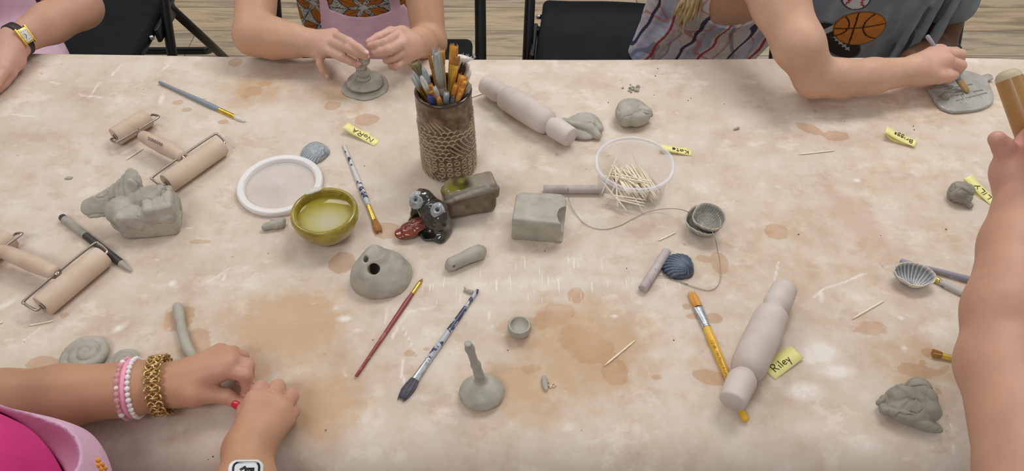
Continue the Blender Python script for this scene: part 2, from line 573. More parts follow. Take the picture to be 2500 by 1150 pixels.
def canvas_material():
    t = NT('stained_canvas')
    v = t.coord('Object')
    st = t.attr('Stain'); sp = t.n('ShaderNodeSeparateColor'); t.link(st.outputs['Color'], sp.inputs[0])
    big = t.noise(v, 4.5, 6, 0.66, 0.1)
    mid = t.noise(v, 17, 6, 0.68, 0.1)
    fine = t.noise(v, 70, 4, 0.6)
    vst = t.coord('Object', (1.0, 1.4, 1.0))
    blot = t.noise(vst, 9, 6, 0.7, 0.1)
    col = t.ramp(big, [(0.32, C(188, 167, 149)), (0.45, C(206, 190, 174)), (0.58, C(214, 201, 187)), (0.72, C(196, 175, 158))])
    c2 = t.ramp(mid, [(0.30, C(184, 158, 138)), (0.45, C(204, 187, 171)), (0.60, C(216, 205, 192)), (0.75, C(226, 219, 210))])
    col = t.mix(0.5, col, c2)
    col = t.mix(t.math('MULTIPLY', t.step(blot, 0.56, 0.63), 0.42), col, C(190, 164, 143))
    col = t.mix(t.math('MULTIPLY', t.step(t.noise(vst, 13, 6, 0.68, 0.15), 0.55, 0.66), 0.45), col, C(232, 223, 211))
    # broad tan mottling, pink wash, sharp dried stains, white slip marks
    jag = t.math('SUBTRACT', t.noise(v, 38, 4, 0.6), 0.5)
    jag2 = t.math('SUBTRACT', t.noise(v, 110, 3, 0.6), 0.5)
    g = t.math('ADD', sp.outputs[1], t.math('MULTIPLY', jag, 1.1))
    col = t.mix(t.math('MULTIPLY', t.step(g, 0.18, 0.90), 0.74), col, C(192, 157, 118))
    p = t.math('ADD', st.outputs['Alpha'], t.math('MULTIPLY', jag, 0.9))
    col = t.mix(t.math('MULTIPLY', t.step(p, 0.3, 0.8), 0.55), col, C(198, 164, 146))
    r = t.math('ADD', sp.outputs[0], t.math('MULTIPLY', t.math('ADD', jag, jag2), 0.34))
    tanc = t.ramp(mid, [(0.35, C(176, 138, 104)), (0.65, C(196, 162, 130))])
    col = t.mix(t.math('MULTIPLY', t.step(r, 0.44, 0.54), 0.64), col, tanc)
    wv = t.math('ADD', sp.outputs[2], t.math('MULTIPLY', t.math('ADD', jag, jag2), 0.9))
    col = t.mix(t.math('MULTIPLY', t.step(t.math('ADD', sp.outputs[2], t.math('MULTIPLY', jag, .7)), 0.12, 0.85), 0.55), col, C(232, 226, 218))
    col = t.mix(t.math('MULTIPLY', t.step(wv, 0.58, 0.84), 0.55), col, C(234, 230, 224))
    vs2 = t.coord('Object', (1.0, 1.8, 1.0))
    col = t.mix(t.math('MULTIPLY', t.step(t.noise(vs2, 48, 2, 0.5, 0.8), 0.70, 0.80), 0.4), col, C(232, 226, 218))
    col = t.mix(t.math('MULTIPLY', t.step(t.noise(v, 60, 2, 0.5, 0.2), 0.735, 0.76), 0.3), col, C(120, 104, 92))
    sc = t.attr('Scrape')
    vsc = t.coord('Object', (330.0, 26.0, 1.0))
    col = t.mix(t.math('MULTIPLY', t.math('MULTIPLY', t.step(t.noise(vsc, 1.0, 1, .4), .66, .70), sc.outputs['Fac']), .8), col, C(236, 232, 226))
    t.base(col)
    t.set(Roughness=0.8, Specular_IOR_Level=0.25)
    wx = t.n('ShaderNodeTexWave', wave_type='BANDS', bands_direction='X'); wx.inputs['Scale'].default_value = 260
    wy = t.n('ShaderNodeTexWave', wave_type='BANDS', bands_direction='Y'); wy.inputs['Scale'].default_value = 260
    t.link(v, wx.inputs[0]); t.link(v, wy.inputs[0])
    hgt = t.math('ADD', t.math('MULTIPLY', t.math('ADD', wx.outputs[1], wy.outputs[1]), 0.12), t.math('MULTIPLY', fine, 1.0))
    t.bump(hgt, 0.22, 0.0007)
    return t.m
MT['canvas'] = canvas_material()

def stain_fields(x, y):
    R = np.zeros_like(x); G = np.zeros_like(x); B = np.zeros_like(x); A = np.zeros_like(x)
    def spot(F, px, py, rx, ry, s=1.0, ang=0.0, soft=1.0):
        c = W(px, py); sx = mpp(px, py)
        sy = abs(W(px, py - 1)[1] - c[1])
        dx, dy = (x - c[0]) / sx, -(y - c[1]) / sy
        ca, sa = math.cos(math.radians(ang)), math.sin(math.radians(ang))
        u, v = (dx * ca + dy * sa) / rx, (-dx * sa + dy * ca) / ry
        np.maximum(F, s * np.clip(1 - 0.5 * (u * u + v * v) ** soft, 0, 1), out=F)
    def stroke(F, pts, w, s=1.0):
        q = [W(a, b) for a, b in pts]; ww = w * mpp(*pts[0])
        for a, b in zip(q, q[1:]):
            bx, by = b[0] - a[0], b[1] - a[1]; L = bx * bx + by * by + 1e-9
            t = np.clip(((x - a[0]) * bx + (y - a[1]) * by) / L, 0, 1)
            d = np.hypot(x - a[0] - t * bx, y - a[1] - t * by)
            np.maximum(F, s * np.clip(1 - 0.5 * (d / ww) ** 2, 0, 1), out=F)
    for a in [(575, 152, 17, 11), (895, 292, 30, 15), (435, 250, 16, 7, .85), (456, 268, 13, 6, .9), (487, 243, 26, 4, .7), (545, 298, 20, 8, .7),
              (945, 563, 34, 20, 1), (835, 641, 33, 26), (437, 778, 42, 36, .8), (478, 838, 44, 40, .8, 20), (102, 886, 46, 20, .8), (1405, 722, 20, 22, .95, 40),
              (1350, 772, 62, 34, .75, -20), (1430, 842, 82, 48, .8, 25), (1502, 908, 46, 40, .7, 30), (1743, 777, 22, 14, .95), (1700, 772, 30, 9, .8),
              (1676, 748, 12, 9, .9), (1757, 641, 22, 28, .95), (1722, 632, 26, 12, .7), (1896, 566, 28, 20, 1), (1738, 922, 60, 20, .8, 12), (1602, 921, 16, 9, .7),
              (1975, 314, 34, 13, .9, 20), (2042, 332, 34, 14, .9), (2130, 802, 66, 22, .65), (2265, 862, 20, 14, .75), (2253, 886, 14, 9, .75),
              (2240, 905, 60, 22, .75, 10), (2300, 905, 36, 9, .7, -30), (1000, 862, 16, 10, .8), (1040, 852, 14, 6, .7), (2290, 955, 14, 14, .6), (2250, 975, 30, 40, .55),
              (812, 258, 24, 13, .8), (1300, 900, 60, 20, .55), (620, 222, 26, 14, .75), (650, 205, 30, 10, .6), (600, 235, 18, 10, .6), (1015, 868, 10, 6, .6), (490, 590, 40, 9, .6),
              (2075, 415, 20, 9, .5), (1990, 272, 10, 6, .6), (320, 150, 10, 5, .4), (160, 770, 22, 12, .6), (2120, 236, 60, 8, .5), (2240, 160, 50, 9, .6), (2160, 250, 30, 8, .55),
              (1855, 260, 30, 10, .5), (2310, 265, 22, 8, .5)]:
        spot(R, *a[:4], *(a[4:] if len(a) > 4 else (1.0,)))
    for a in [(620, 220, 90, 42, .8), (820, 225, 70, 30, .8), (705, 800, 150, 105, 1.0), (780, 985, 120, 80, 1.0), (620, 900, 60, 40, .9), (1420, 850, 190, 130, .95),
              (1270, 950, 140, 90, .85), (2120, 620, 90, 110, .45), (2230, 880, 150, 70, .7), (450, 800, 80, 80, .5), (1650, 600, 120, 60, .35), (1700, 900, 160, 60, .45),
              (870, 280, 60, 40, .5), (300, 600, 160, 60, .3), (1930, 560, 120, 80, .5), (1990, 800, 60, 60, .4), (2200, 330, 120, 40, .4), (1280, 560, 60, 80, .4),
              (2310, 600, 160, 120, .45), (1950, 640, 420, 200, .42), (2200, 420, 300, 120, .42), (1500, 880, 420, 160, .40), (700, 900, 300, 160, .5), (2250, 250, 260, 80, .5), (1750, 480, 260, 90, .3), (1860, 720, 90, 60, .4), (560, 760, 70, 60, .5)]:
        spot(G, *a[:4], a[4], 0, .8)
    for a in [(2100, 545, 46, 100, .9, -28), (2020, 470, 60, 60, .5), (1320, 600, 40, 60, .5), (1400, 590, 90, 40, .4), (60, 420, 160, 120, .45), (200, 340, 140, 60, .4),
              (1260, 300, 80, 40, .4), (2200, 210, 120, 50, .6), (1900, 470, 120, 40, .35), (250, 480, 120, 60, .35), (140, 700, 160, 90, .45), (2090, 790, 60, 30, .6), (1193, 885, 14, 9, .9)]:
        spot(A, *a)
    # white slip: rubbed bands, hand-made strokes and scrape ticks
    for a in [(1080, 690, 230, 15, .44), (1450, 690, 240, 17, .46), (1200, 752, 260, 13, .42), (1650, 690, 120, 14, .42), (840, 778, 20, 9, .8), (872, 806, 13, 6, .8), (820, 752, 9, 6, .8),
              (292, 800, 22, 11, .8, -40), (420, 692, 11, 9, .9), (1998, 862, 52, 34, .92), (2040, 905, 52, 20, .85), (1965, 955, 60, 24, .8), (2130, 985, 40, 40, .5),
              (2092, 440, 9, 5, 1), (2208, 850, 9, 7, .9), (2200, 776, 10, 6, .8), (2005, 725, 8, 18, .8, 20), (1405, 690, 60, 22, .5), (395, 240, 7, 16, .8, -20),
              (1640, 700, 24, 20, .5), (980, 760, 26, 10, .6), (1085, 770, 80, 10, .45), (1020, 970, 60, 10, .45), (1985, 1045, 60, 20, .5), (2120, 1080, 60, 24, .5), (1560, 738, 12, 5, .8),
              (1500, 772, 10, 5, .9), (1085, 660, 24, 10, .5), (560, 600, 30, 8, .4), (160, 520, 160, 8, .32),
              (1160, 330, 24, 60, .5), (1210, 420, 40, 60, .45), (1700, 300, 60, 30, .35), (800, 500, 60, 20, .3), (1300, 170, 140, 14, .45), (1600, 165, 160, 12, .45), (1180, 225, 40, 20, .45),
              (440, 1045, 14, 12, .7), (20, 740, 24, 10, .8, -40), (2070, 470, 30, 14, .4), (2240, 575, 60, 20, .45), (1930, 300, 30, 20, .5), (1980, 285, 14, 7, .7)]:
        spot(B, *a)
    for pts, w in [([(985, 878), (980, 915), (990, 935)], 5), ([(958, 825), (975, 790), (1000, 760), (1060, 750)], 4), ([(1985, 727), (2010, 705), (2060, 690), (2110, 668)], 4),
                   ([(245, 200), (215, 240)], 1.6), ([(300, 155), (272, 185)], 1.6), ([(195, 232), (250, 238)], 1.3), ([(100, 800), (60, 830)], 3), ([(30, 280), (90, 286)], 1.6),
                   ([(120, 200), (145, 205)], 1.8), ([(410, 160), (395, 172)], 2), ([(390, 575), (440, 560), (470, 555)], 1.2), ([(505, 690), (560, 655)], .9), ([(545, 685), (550, 650)], .8),
                   ([(985, 800), (1010, 855)], .9), ([(1192, 760), (1200, 800)], 1.6), ([(1900, 640), (1890, 690), (1930, 700)], 1.6),
                   ([(950, 745), (940, 790)], 2), ([(2330, 1080), (2345, 1105)], 2.5), ([(2320, 1035), (2335, 1060)], 2)]:
        stroke(B, pts, max(w, 3.2), .85)
    SC = np.zeros_like(x)
    for a in ((1330, 680, 190, 48, 1.3), (1590, 690, 70, 40, 1.1), (1090, 700, 60, 40, .9)): spot(SC, *a)
    global SCRAPE; SCRAPE = np.clip(SC * 1.6 - .3, 0, 1)
    for i in range(34):
        px, py = 2500 * random.random(), 170 + 900 * random.random()
        a = random.random() * 6.28; l = 6 + 16 * random.random()
        stroke(B, [(px, py), (px + l * math.cos(a), py + .6 * l * math.sin(a))], 0.8 + random.random() * 2.0, .62)
    return np.stack([R, G, B, A], 1)

def build_canvas():
    nx = 620
    xs = np.linspace(XL, XR, nx)
    # cross profile: fraction across the top, plus rolled edges hanging near and far
    prof = []
    rr = 0.055
    for d in np.linspace(0.24, 0.065, 12): prof.append(('n', -rr, -d))
    for a in np.linspace(0, 90, 18)[1:]: prof.append(('n', -rr * math.cos(math.radians(a)), -rr + rr * math.sin(math.radians(a))))
    for f in np.linspace(0, 1, 200)[1:-1]: prof.append(('t', f, 0))
    r2 = 0.008
    for a in np.linspace(90, 0, 7): prof.append(('f', r2 * math.cos(math.radians(a)), -r2 + r2 * math.sin(math.radians(a))))
    for d in np.linspace(0.03, 0.2, 8): prof.append(('f', r2, -d))
    ny = len(prof)
    V = np.zeros((ny, nx, 3))
    fe = far_edge(xs)
    for j, (k, a, b) in enumerate(prof):
        if k == 'n': y = Y_NEAR + rr + a + 0 * xs
        elif k == 'f': y = fe - r2 + a
        else: y = (Y_NEAR + rr) + a * ((fe - r2) - (Y_NEAR + rr))
        V[j, :, 0] = xs; V[j, :, 1] = y; V[j, :, 2] = T + b
    hang = np.clip((T - V[..., 2] - .056) / 0.2, 0, 1)
    V[..., 1] += hang * 0.012 * np.sin(V[..., 0] * 23) * np.where(np.arange(ny)[:, None] < ny / 2, 1, -1)
    top = hang < 0.001
    V[..., 2] += np.where(top, 0.0004 * noise_p(V, 14, 3), 0)
    V = V.reshape(-1, 3)
    i, j = np.meshgrid(np.arange(nx - 1), np.arange(ny - 1))
    a = (j * nx + i).ravel()
    F = np.stack([a, a + 1, a + 1 + nx, a + nx], 1)
    loc = (-0.13, 0.74, T)
    o = solo('canvas_table_cover', (V, F), MT['canvas'], loc, 'beige canvas cover stained with clay and white slip, stretched over the table', 'tablecloth')
    at = o.data.color_attributes.new('Stain', 'FLOAT_COLOR', 'POINT')
    at.data.foreach_set('color', stain_fields(V[:, 0], V[:, 1]).astype(np.float32).ravel())
    at = o.data.attributes.new('Scrape', 'FLOAT', 'POINT')
    at.data.foreach_set('value', SCRAPE.astype(np.float32))
build_canvas()

# ------------------------------------------------------------------ folding chairs (face the table, -Y)
MT['chrome'] = plain('chrome', C(190, 190, 195), 0.2, 1.0)
def make_chair():
    r = root('folding_chair', (0, 0, 0), 'x', 'chair', 'black padded folding chairs behind the table')
    S = Solid((-0.23, -0.23, 0.40), (0.23, 0.23, 0.49), 0.005)
    S.box((0, 0, 0.442), (0.2, 0.2, 0.018), None, 0.016, 0)
    S.ell((0, 0, 0.452), (0.19, 0.19, 0.018), None, 0.02)
    part('seat', S.mesh(), MT['black_vinyl'], r)
    part('seat_pan', rbox((0, 0, 0.419), (0.195, 0.195, 0.006), None, 0.03, 3), MT['black_paint'], r)
    S = Solid((-0.24, 0.1, 0.58), (0.24, 0.30, 0.88), 0.005)
    S.box((0, 0.20, 0.73), (0.2, 0.016, 0.1), rotx(-0.42), 0.014, 0)
    part('backrest', S.mesh(), MT['black_vinyl'], r)
    for s in (-1, 1):
        part('frame_tube', tube(smooth_path([(s * .225, -.2, 0.012), (s * .225, -.10, .22), (s * .225, .015, .45), (s * .225, .13, .64), (s * .222, .24, .83)], 6), 0.0125, 12), MT['black_paint'], r)
        part('rear_leg', tube([(s * .209, .08, .44), (s * .212, .23, .226), (s * .215, .375, 0.013)], 0.0125, 12), MT['black_paint'], r)
        part('bracket', rbox((s * .212, .03, .43), (0.006, .07, .018), None, 0.005, 2), MT['black_paint'], r)
        for y in (-0.06, 0.14):
            part('bolt', xf(lathe([(0, 0), (.006, 0), (.006, .012), (0, .014)], 10), roty(s * 1.57), (s * .2, y, .44)), MT['chrome'], r)
        part('foot_cap', uvsphere((s * .225, -.2, .012), .0135, 10, 6), MT['black_paint'], r)
    part('top_rail', tube(smooth_path([(-.222, .24, .83), (-.19, .255, .86), (0, .26, .868), (.19, .255, .86), (.222, .24, .83)], 6), 0.0125, 12), MT['black_paint'], r)
    part('rear_crossbar', tube(smooth_path([(-.212, .24, .21), (-.185, .262, .185), (-.14, .268, .178), (.14, .268, .178), (.185, .262, .185), (.212, .24, .21)], 6), 0.0115, 12), MT['black_paint'], r)
    part('front_crossbar', tube([(-.225, -.12, .13), (.225, -.12, .13)], 0.009, 10), MT['black_paint'], r)
    return r
ch = make_chair()
for i, (x, y, a, lab) in enumerate([(-1.095, 1.67, 0, 'black padded folding chair of the person wearing the gold watch'),
                                    (-0.295, 1.385, 0, 'black padded folding chair under the person in the patterned top'),
                                    (0.262, 1.545, -5, 'black padded folding chair with a wide bare seat, left of the plaid dress'),
                                    (0.865, 1.58, 3, 'black padded folding chair of the child in the grey sports shirt')]):
    o = ch if i == 0 else copy_tree(ch)
    o.location = (x, y, 0); o.rotation_euler.z = math.radians(a); o['label'] = lab
# ------------------------------------------------------------------ turned and rolled wood
def rolling_pin(a, b, label, R=0.0203, hr=0.0152):
    """one-piece pin: barrel with a handle at each end; a, b are the handle ends on its axis"""
    a = np.asarray(a); b = np.asarray(b); L = np.linalg.norm(b - a)
    M = align(a, b)
    loc = (a + b) / 2; loc = np.array([loc[0], loc[1], T])
    r = root('rolling_pin', loc, label, 'rolling pin', 'wooden rolling pins on the table')
    hl = L * 0.225
    f = lambda pr: xf(lathe(pr, 36), M, a)
    part('barrel', f([(hr * .78, hl), (hr * .95, hl + .001), (R * .93, hl + .006), (R, hl + .014), (R * 1.03, L * .5), (R, L - hl - .014), (R * .93, L - hl - .006), (hr * .95, L - hl - .001), (hr * .78, L - hl)]), MT['wood_dusty'], r)
    part('handle', f([(0, 0.0), (hr * .90, 0.0), (hr * .98, .0012), (hr * 1.02, .004), (hr * 1.06, hl * .45), (hr * 1.10, hl * .72), (hr * 1.02, hl * .86), (hr * .84, hl - .002), (hr * .80, hl + .002)]), MT['wood_dusty'], r, auto=50)
    part('handle', f([(hr * .80, L - hl - .002), (hr * .84, L - hl + .002), (hr * 1.02, L - hl * .86), (hr * 1.10, L - hl * .72), (hr * 1.06, L - hl * .45), (hr * 1.02, L - .004), (hr * .98, L - .0012), (hr * .90, L), (0, L)]), MT['wood_dusty'], r, auto=50)
    return r
rolling_pin(W(1183, 204, 21), W(1394, 336, 21), 'dusty wooden rolling pin lying beside the brush cup')
rolling_pin(W(1917, 702, 22), W(1787, 982, 25), 'dusty wooden rolling pin resting across the yellow brush')

def pizza_roller(big, small, handle, label, big_r=0.0150, small_r=0.0142, wire_side=-1):
    """wooden handle with a wire yoke at each end, one long and one short wooden roller"""
    b0, b1 = [np.asarray(q) for q in big]; s0, s1 = [np.asarray(q) for q in small]; h0, h1 = [np.asarray(q) for q in handle]
    loc = np.array([*((h0 + h1) / 2)[:2], T])
    r = root('double_clay_roller', loc, label, 'clay roller', 'double-ended wooden clay rollers')
    def cyl(a, b, rad):
        L = np.linalg.norm(b - a)
        return xf(lathe([(0.0028, .0015), (rad * .5, .0006), (rad * .93, 0), (rad, .0018), (rad, L - .0018), (rad * .93, L), (rad * .5, L - .0006), (0.0028, L - .0015)], 36), align(a, b), a)
    for nm, a, b, rad in (('long_roller', b0, b1, big_r), ('short_roller', s0, s1, small_r)):
        o = part(nm, cyl(a, b, rad), MT['wood_pale'], r, auto=40)
        for e, d in ((a, b), (b, a)):
            u = unit(d - e)
            part('axle_hole', xf(lathe([(.004, 0), (.0045, .0008), (.0045, .002), (0, .002)], 14), align(e, d), e - u * .0012), MT['wood_endgrain'], o)
    L = np.linalg.norm(h1 - h0)
    hh = part('handle', xf(lathe([(0, 0), (.0075, .0), (.0088, .003), (.0102, L * .25), (.0112, L * .55), (.0102, L * .85), (.0090, L - .004), (.0078, L), (0, L)], 24), align(h0, h1), h0), MT['wood_pale'], r)
    for end, (a, b), rad in ((h1, (b0, b1), big_r), (h0, (s0, s1), small_r)):
        ax = unit(b - a)
        side = unit(end - (a + b) / 2 - ax * ((end - (a + b) / 2) @ ax))
        off = side * (rad + .006)
        c = [a + ax * .004, a - ax * .006, a - ax * .0085 + off * .25, a - ax * .009 + off * .8, a - ax * .004 + off, (a + b) / 2 + off * 1.05, b + ax * .004 + off, b + ax * .009 + off * .8, b + ax * .0085 + off * .25, b + ax * .006, b - ax * .004]
        part('wire_yoke', tube(smooth_path(c, 6), 0.0018, 8), MT['steel'], r)
        part('ferrule', tube([end - unit(end - (h0 + h1) / 2) * .006, end + unit(end - (h0 + h1) / 2) * .004, (a + b) / 2 + off * 1.05], [.004, .004, .002], 10), MT['steel'], r)
    return hh
hh = pizza_roller((W(408, 448, 15.2), W(541, 355, 15.2)), (W(281, 334, 14.4), W(361, 286, 14.4)), (W(346, 331, 24), W(447, 384, 22)),
             'double-ended wooden clay roller with smudged handle, nearer the grey brush')
# worn ink smudge on its handle
sm = []
for i in range(7):
    p = W(362 + 5.5 * i, 334 + 2.6 * i, 34.6 - i * .05)
    q = W(359 + 5.5 * i + random.random() * 5, 342 + 2.4 * i, 34.3)
    sm.append(tube([p, (p + q) / 2 + np.array([0.0008, 0, .0002]), q], 0.0007, 6))
MT['ink'] = plain('ink', C(120, 106, 110), 0.7)
part('smudged_lettering', join(sm), MT['ink'], hh)
pizza_roller((W(103, 748, 15.2), W(252, 624, 15.2)), (W(-78, 656, 14.4), W(27, 579, 14.4)), (W(2, 611, 24), W(138, 667, 22)),
             'double-ended wooden clay roller cut off by the left border, above the spiral coils')

# ------------------------------------------------------------------ brushes
def bristle(L, r0, wide, flat, tip, n=22):
    """tuft along +z: r0 at the ferrule, swelling to wide, ragged tip"""
    rings = [(0, 1.0), (.25, 1.0 + (wide - 1) * .6), (.55, wide), (.8, wide * (1 - .5 * (1 - tip))), (1.0, wide * tip)]
    V, F = [], []
    jag = [random.random() for _ in range(n)]
    for t, w in rings:
        for i in range(n):
            a = 2 * math.pi * i / n
            g = 1 + 0.07 * math.sin(i * 2.4 + 1.3) * t
            z = t * L * (1 - 0.10 * jag[i] * max(0, t - .5))
            V.append((r0 * w * g * math.cos(a), r0 * w * g * math.sin(a) * (1 - (1 - flat) * min(1, t + .4)), z))
    for l in range(len(rings) - 1):
        for i in range(n):
            j = (i + 1) % n
            F.append((l * n + i, l * n + j, (l + 1) * n + j, (l + 1) * n + i))
    V.append((0, 0, L * (1.0 if tip < .4 else .97)))
    for i in range(n): F.append(((len(rings) - 1) * n + i, (len(rings) - 1) * n + (i + 1) % n, len(V) - 1))
    V = np.array(V); V[:, :2] *= .86; V[:, 2] *= .9
    geo = [(V, F)]
    wid = lambda t: np.interp(t, [q[0] for q in rings], [q[1] for q in rings])
    for i in range(46):                   # single hairs over the core
        a = 2 * math.pi * random.random(); rr = math.sqrt(random.uniform(.45, 1)); da = random.uniform(-.15, .15)
        ln = L * random.uniform(.90, 1.06); pts = []
        for t in (0, .3, .6, .85, 1.0):
            w = r0 * wid(t) * rr * (1 + .10 * t * random.uniform(-1, 1))
            pts.append((w * math.cos(a + da * t), w * math.sin(a + da * t) * (1 - (1 - flat) * min(1, t + .4)), t * ln))
        geo.append(tube(pts, [.00042, .00045, .00042, .0003, .0001], 4))
    return join(geo)
def hair_mat(name, dark, lite, rough=0.65):
    t = NT(name); v = t.coord('Object')
    f = t.noise(v, 900, 2)
    t.base(t.ramp(f, [(0.1, dark), (0.8, lite)])); t.set(Roughness=rough)
    t.bump(f, 0.25, 0.0004); return t.m
MT['b_orange'] = hair_mat('bristle_orange', C(196, 128, 44), C(236, 178, 88))
MT['b_amber'] = hair_mat('bristle_amber', C(140, 92, 40), C(190, 136, 66))
MT['b_white'] = hair_mat('bristle_white', C(214, 212, 206), C(240, 238, 234))
MT['b_grey'] = hair_mat('bristle_grey', C(150, 154, 148), C(200, 202, 192))
MT['b_blue'] = hair_mat('bristle_pale_blue', C(150, 166, 178), C(196, 206, 212))
MT['b_dark'] = hair_mat('bristle_dark_brown', C(52, 38, 30), C(86, 66, 52))
MT['b_black'] = hair_mat('bristle_black', C(54, 52, 60), C(110, 108, 118))
MT['b_pink'] = hair_mat('bristle_pink', C(206, 176, 168), C(230, 206, 198))
MT['b_olive'] = hair_mat('bristle_olive', C(92, 80, 50), C(160, 142, 98))
def paint_mat(name, base, fleckc=None, lo=0.55, scale=90, rough=0.35, stretch=(1, 1, 1)):
    return mottled(name, [base, base], 30, rough, 2, fleck=(scale, lo, fleckc) if fleckc else None, stretch=stretch)
MT['p_grey'] = paint_mat('paint_grey', C(134, 142, 152))
MT['p_lilac'] = paint_mat('paint_lilac_grey', C(142, 138, 150), C(170, 166, 174), .58)
MT['p_red'] = paint_mat('paint_dark_red', C(140, 62, 60), C(160, 92, 88), .6)
MT['p_yellow'] = paint_mat('paint_yellow', C(226, 176, 40), C(216, 190, 110), .66, 60)
MT['p_blue'] = paint_mat('paint_blue', C(36, 62, 130))
MT['p_chipped'] = paint_mat('paint_chipped_white_blue', C(206, 204, 204), C(40, 56, 100), .54, 90, .5)
MT['p_mottled'] = paint_mat('paint_mottled_silver_navy', C(176, 180, 188), C(52, 58, 84), .5, 110, .3)
MT['p_dusty'] = paint_mat('paint_dusty_white', C(204, 198, 192), C(172, 160, 150), .55, 120, .6)
MT['p_natural'] = paint_mat('bare_wood', C(214, 184, 132), C(226, 208, 170), .55, 80, .5)
MT['p_white_grey'] = paint_mat('paint_worn_grey', C(186, 180, 176), C(110, 110, 124), .56, 100, .5)

def brush(end, tip, handle, ferrule, hair, label, R=0.0032, ferr=0.19, hairl=0.09, fr=None, flat=1.0, wide=1.1, tipw=0.35, group=None, up=(0, 0, 1), roll=0.0, hmul=1.0, blunt=False):
    """end: free end of the handle, tip: end of the bristles (world points); lengths as fractions"""
    end, tip = np.asarray(end, float), np.asarray(tip, float)
    L = np.linalg.norm(tip - end); M = align(end, tip, up) @ rotz(roll)
    fr = fr or R * 0.9
    hz = L * (1 - ferr - hairl); fz = L * (1 - hairl)
    low = end if end[2] < tip[2] else tip
    r = root('paintbrush', low, label, 'paintbrush', group)
    e = R * (.55 if not blunt else .8)
    part('handle', xf(lathe([(0, 0), (e * .7, .0006), (e, .003), (R * .62, hz * .25), (R * .85, hz * .6), (R, hz * .88), (fr * .96, hz * .985), (fr * .9, hz + .004)], 14), M, end), handle, r)
    prof = [(fr, hz), (fr * 1.04, hz + .0006), (fr * 1.04, hz + .002), (fr * .98, hz + .0026), (fr * 1.03, hz + .0045), (fr, hz + .006), (fr, fz - .002), (fr * .98, fz), (fr * .8, fz)]
    V, F = lathe(prof, 16)
    t = np.clip((V[:, 2] - hz - .006) / max(fz - hz - .006, 1e-6), 0, 1)
    V[:, 1] *= 1 - (1 - flat) * t; V[:, 0] *= 1 + (1 - flat) * .55 * t
    part('ferrule', xf((V, F), M, end), ferrule, r)
    hb = bristle(L * hairl + .003, fr * (1 + (1 - flat) * .5) * .97, wide, flat, tipw)
    part('bristles', xf(hb, M, end + M[:, 2] * (fz - .003)), hair, r)
    return r
brush(W(388, 200, 3.2), W(598, 297, 1.5), MT['p_grey'], MT['gold'], MT['b_white'], 'grey handled paintbrush with gold ferrule lying alone at the back', R=.0048, fr=.0040, ferr=.18, hairl=.105, group='loose paintbrushes', wide=1.0, tipw=.25)
brush(W(838, 351, 3), W(926, 568, 2), MT['p_chipped'], MT['gold'], MT['b_amber'], 'chipped white and navy paintbrush pointing at a tan stain beside the olive bowl', R=.0042, fr=.0032, ferr=.17, hairl=.11, group='loose paintbrushes', wide=1.5, tipw=.8, flat=.6)
brush(W(868, 920, 3), W(1031, 681, 1.6), MT['p_red'], MT['gold'], MT['b_amber'], 'thin dark red paintbrush with a fine gold tip', R=.0033, fr=.0026, ferr=.13, hairl=.035, group='loose paintbrushes', wide=.7, tipw=.15)
brush(W(1167, 707, 3), W(978, 977, 2), MT['p_mottled'], MT['silver'], MT['b_black'], 'mottled silver and navy paintbrush with clay-caked dark bristles', R=.0044, fr=.0042, ferr=.19, hairl=.15, group='loose paintbrushes', wide=1.5, tipw=.55, flat=.55)
yb = brush(W(1822, 1029, 4), W(1688, 713, 3), MT['p_yellow'], MT['silver'], MT['b_orange'], 'yellow flat paintbrush pinned under the rolling pin handle', R=.0052, fr=.0050, ferr=.19, hairl=.115, group='loose paintbrushes', flat=.42, wide=1.0, tipw=.85, blunt=True)
brush(W(2197, 637, 3.5), W(2452, 706, 3), MT['p_lilac'], MT['silver'], MT['b_white'], 'lilac grey paintbrush handle running under the bare arm', R=.0046, ferr=.16, hairl=.08, group='loose paintbrushes', blunt=True)
brush(W(2440, 764, 3.2), W(2204, 641, 2), MT['p_white_grey'], MT['gold'], MT['b_olive'], 'worn grey paintbrush with gold ferrule behind the open white shell', R=.0048, fr=.0042, ferr=.26, hairl=.13, group='loose paintbrushes', wide=.9, tipw=.3)
brush(W(2520, 925, 3.2), W(2274, 862, 3), MT['p_dusty'], MT['gold'], MT['b_amber'], 'gold ferruled paintbrush poking out from under the bare elbow', R=.0042, fr=.0037, ferr=.30, hairl=.075, group='loose paintbrushes', wide=1.35, tipw=.95, flat=.7)
# printing on the yellow brush
def flat_text(body, size, M, pos, mat, parent, name='printed_lettering', thick=0.0):
    cu = bpy.data.curves.new(name, 'FONT'); cu.body = body; cu.size = size; cu.extrude = thick; cu.resolution_u = 3
    o = bpy.data.objects.new(name, cu); COL.objects.link(o)
    dg = bpy.context.evaluated_depsgraph_get()
    me = bpy.data.meshes.new_from_object(o.evaluated_get(dg))
    bpy.data.objects.remove(o); bpy.data.curves.remove(cu)
    V = np.array([v.co for v in me.vertices]); F = [tuple(p.vertices) for p in me.polygons]
    bpy.data.meshes.remove(me)
    part(name, xf((V, F), M, pos), mat, parent, smooth=False)
MT['black_ink'] = plain('black_ink', C(30, 26, 26), 0.6)
MT['brown_ink'] = plain('brown_ink', C(110, 70, 20), 0.6)
ax = unit(W(1822, 1029, 0) - W(1688, 713, 0)); nz = np.array([0, 0, 1.0]); M = np.stack([ax, np.cross(nz, ax), nz], 1)
handle_part = [c for c in yb.children if c.name.startswith('handle')][0]
for s, px, py, sz in (('12', 1736, 830, .0062), ('\u2740', 1742, 842, .006), ('156', 1749, 856, .005), ('Royal & Langnickel', 1756, 872, .0052)):
    p = W(px, py, 9.3) - np.cross(nz, ax) * .0018
    flat_text(s, sz, M, p, MT['brown_ink'], handle_part)

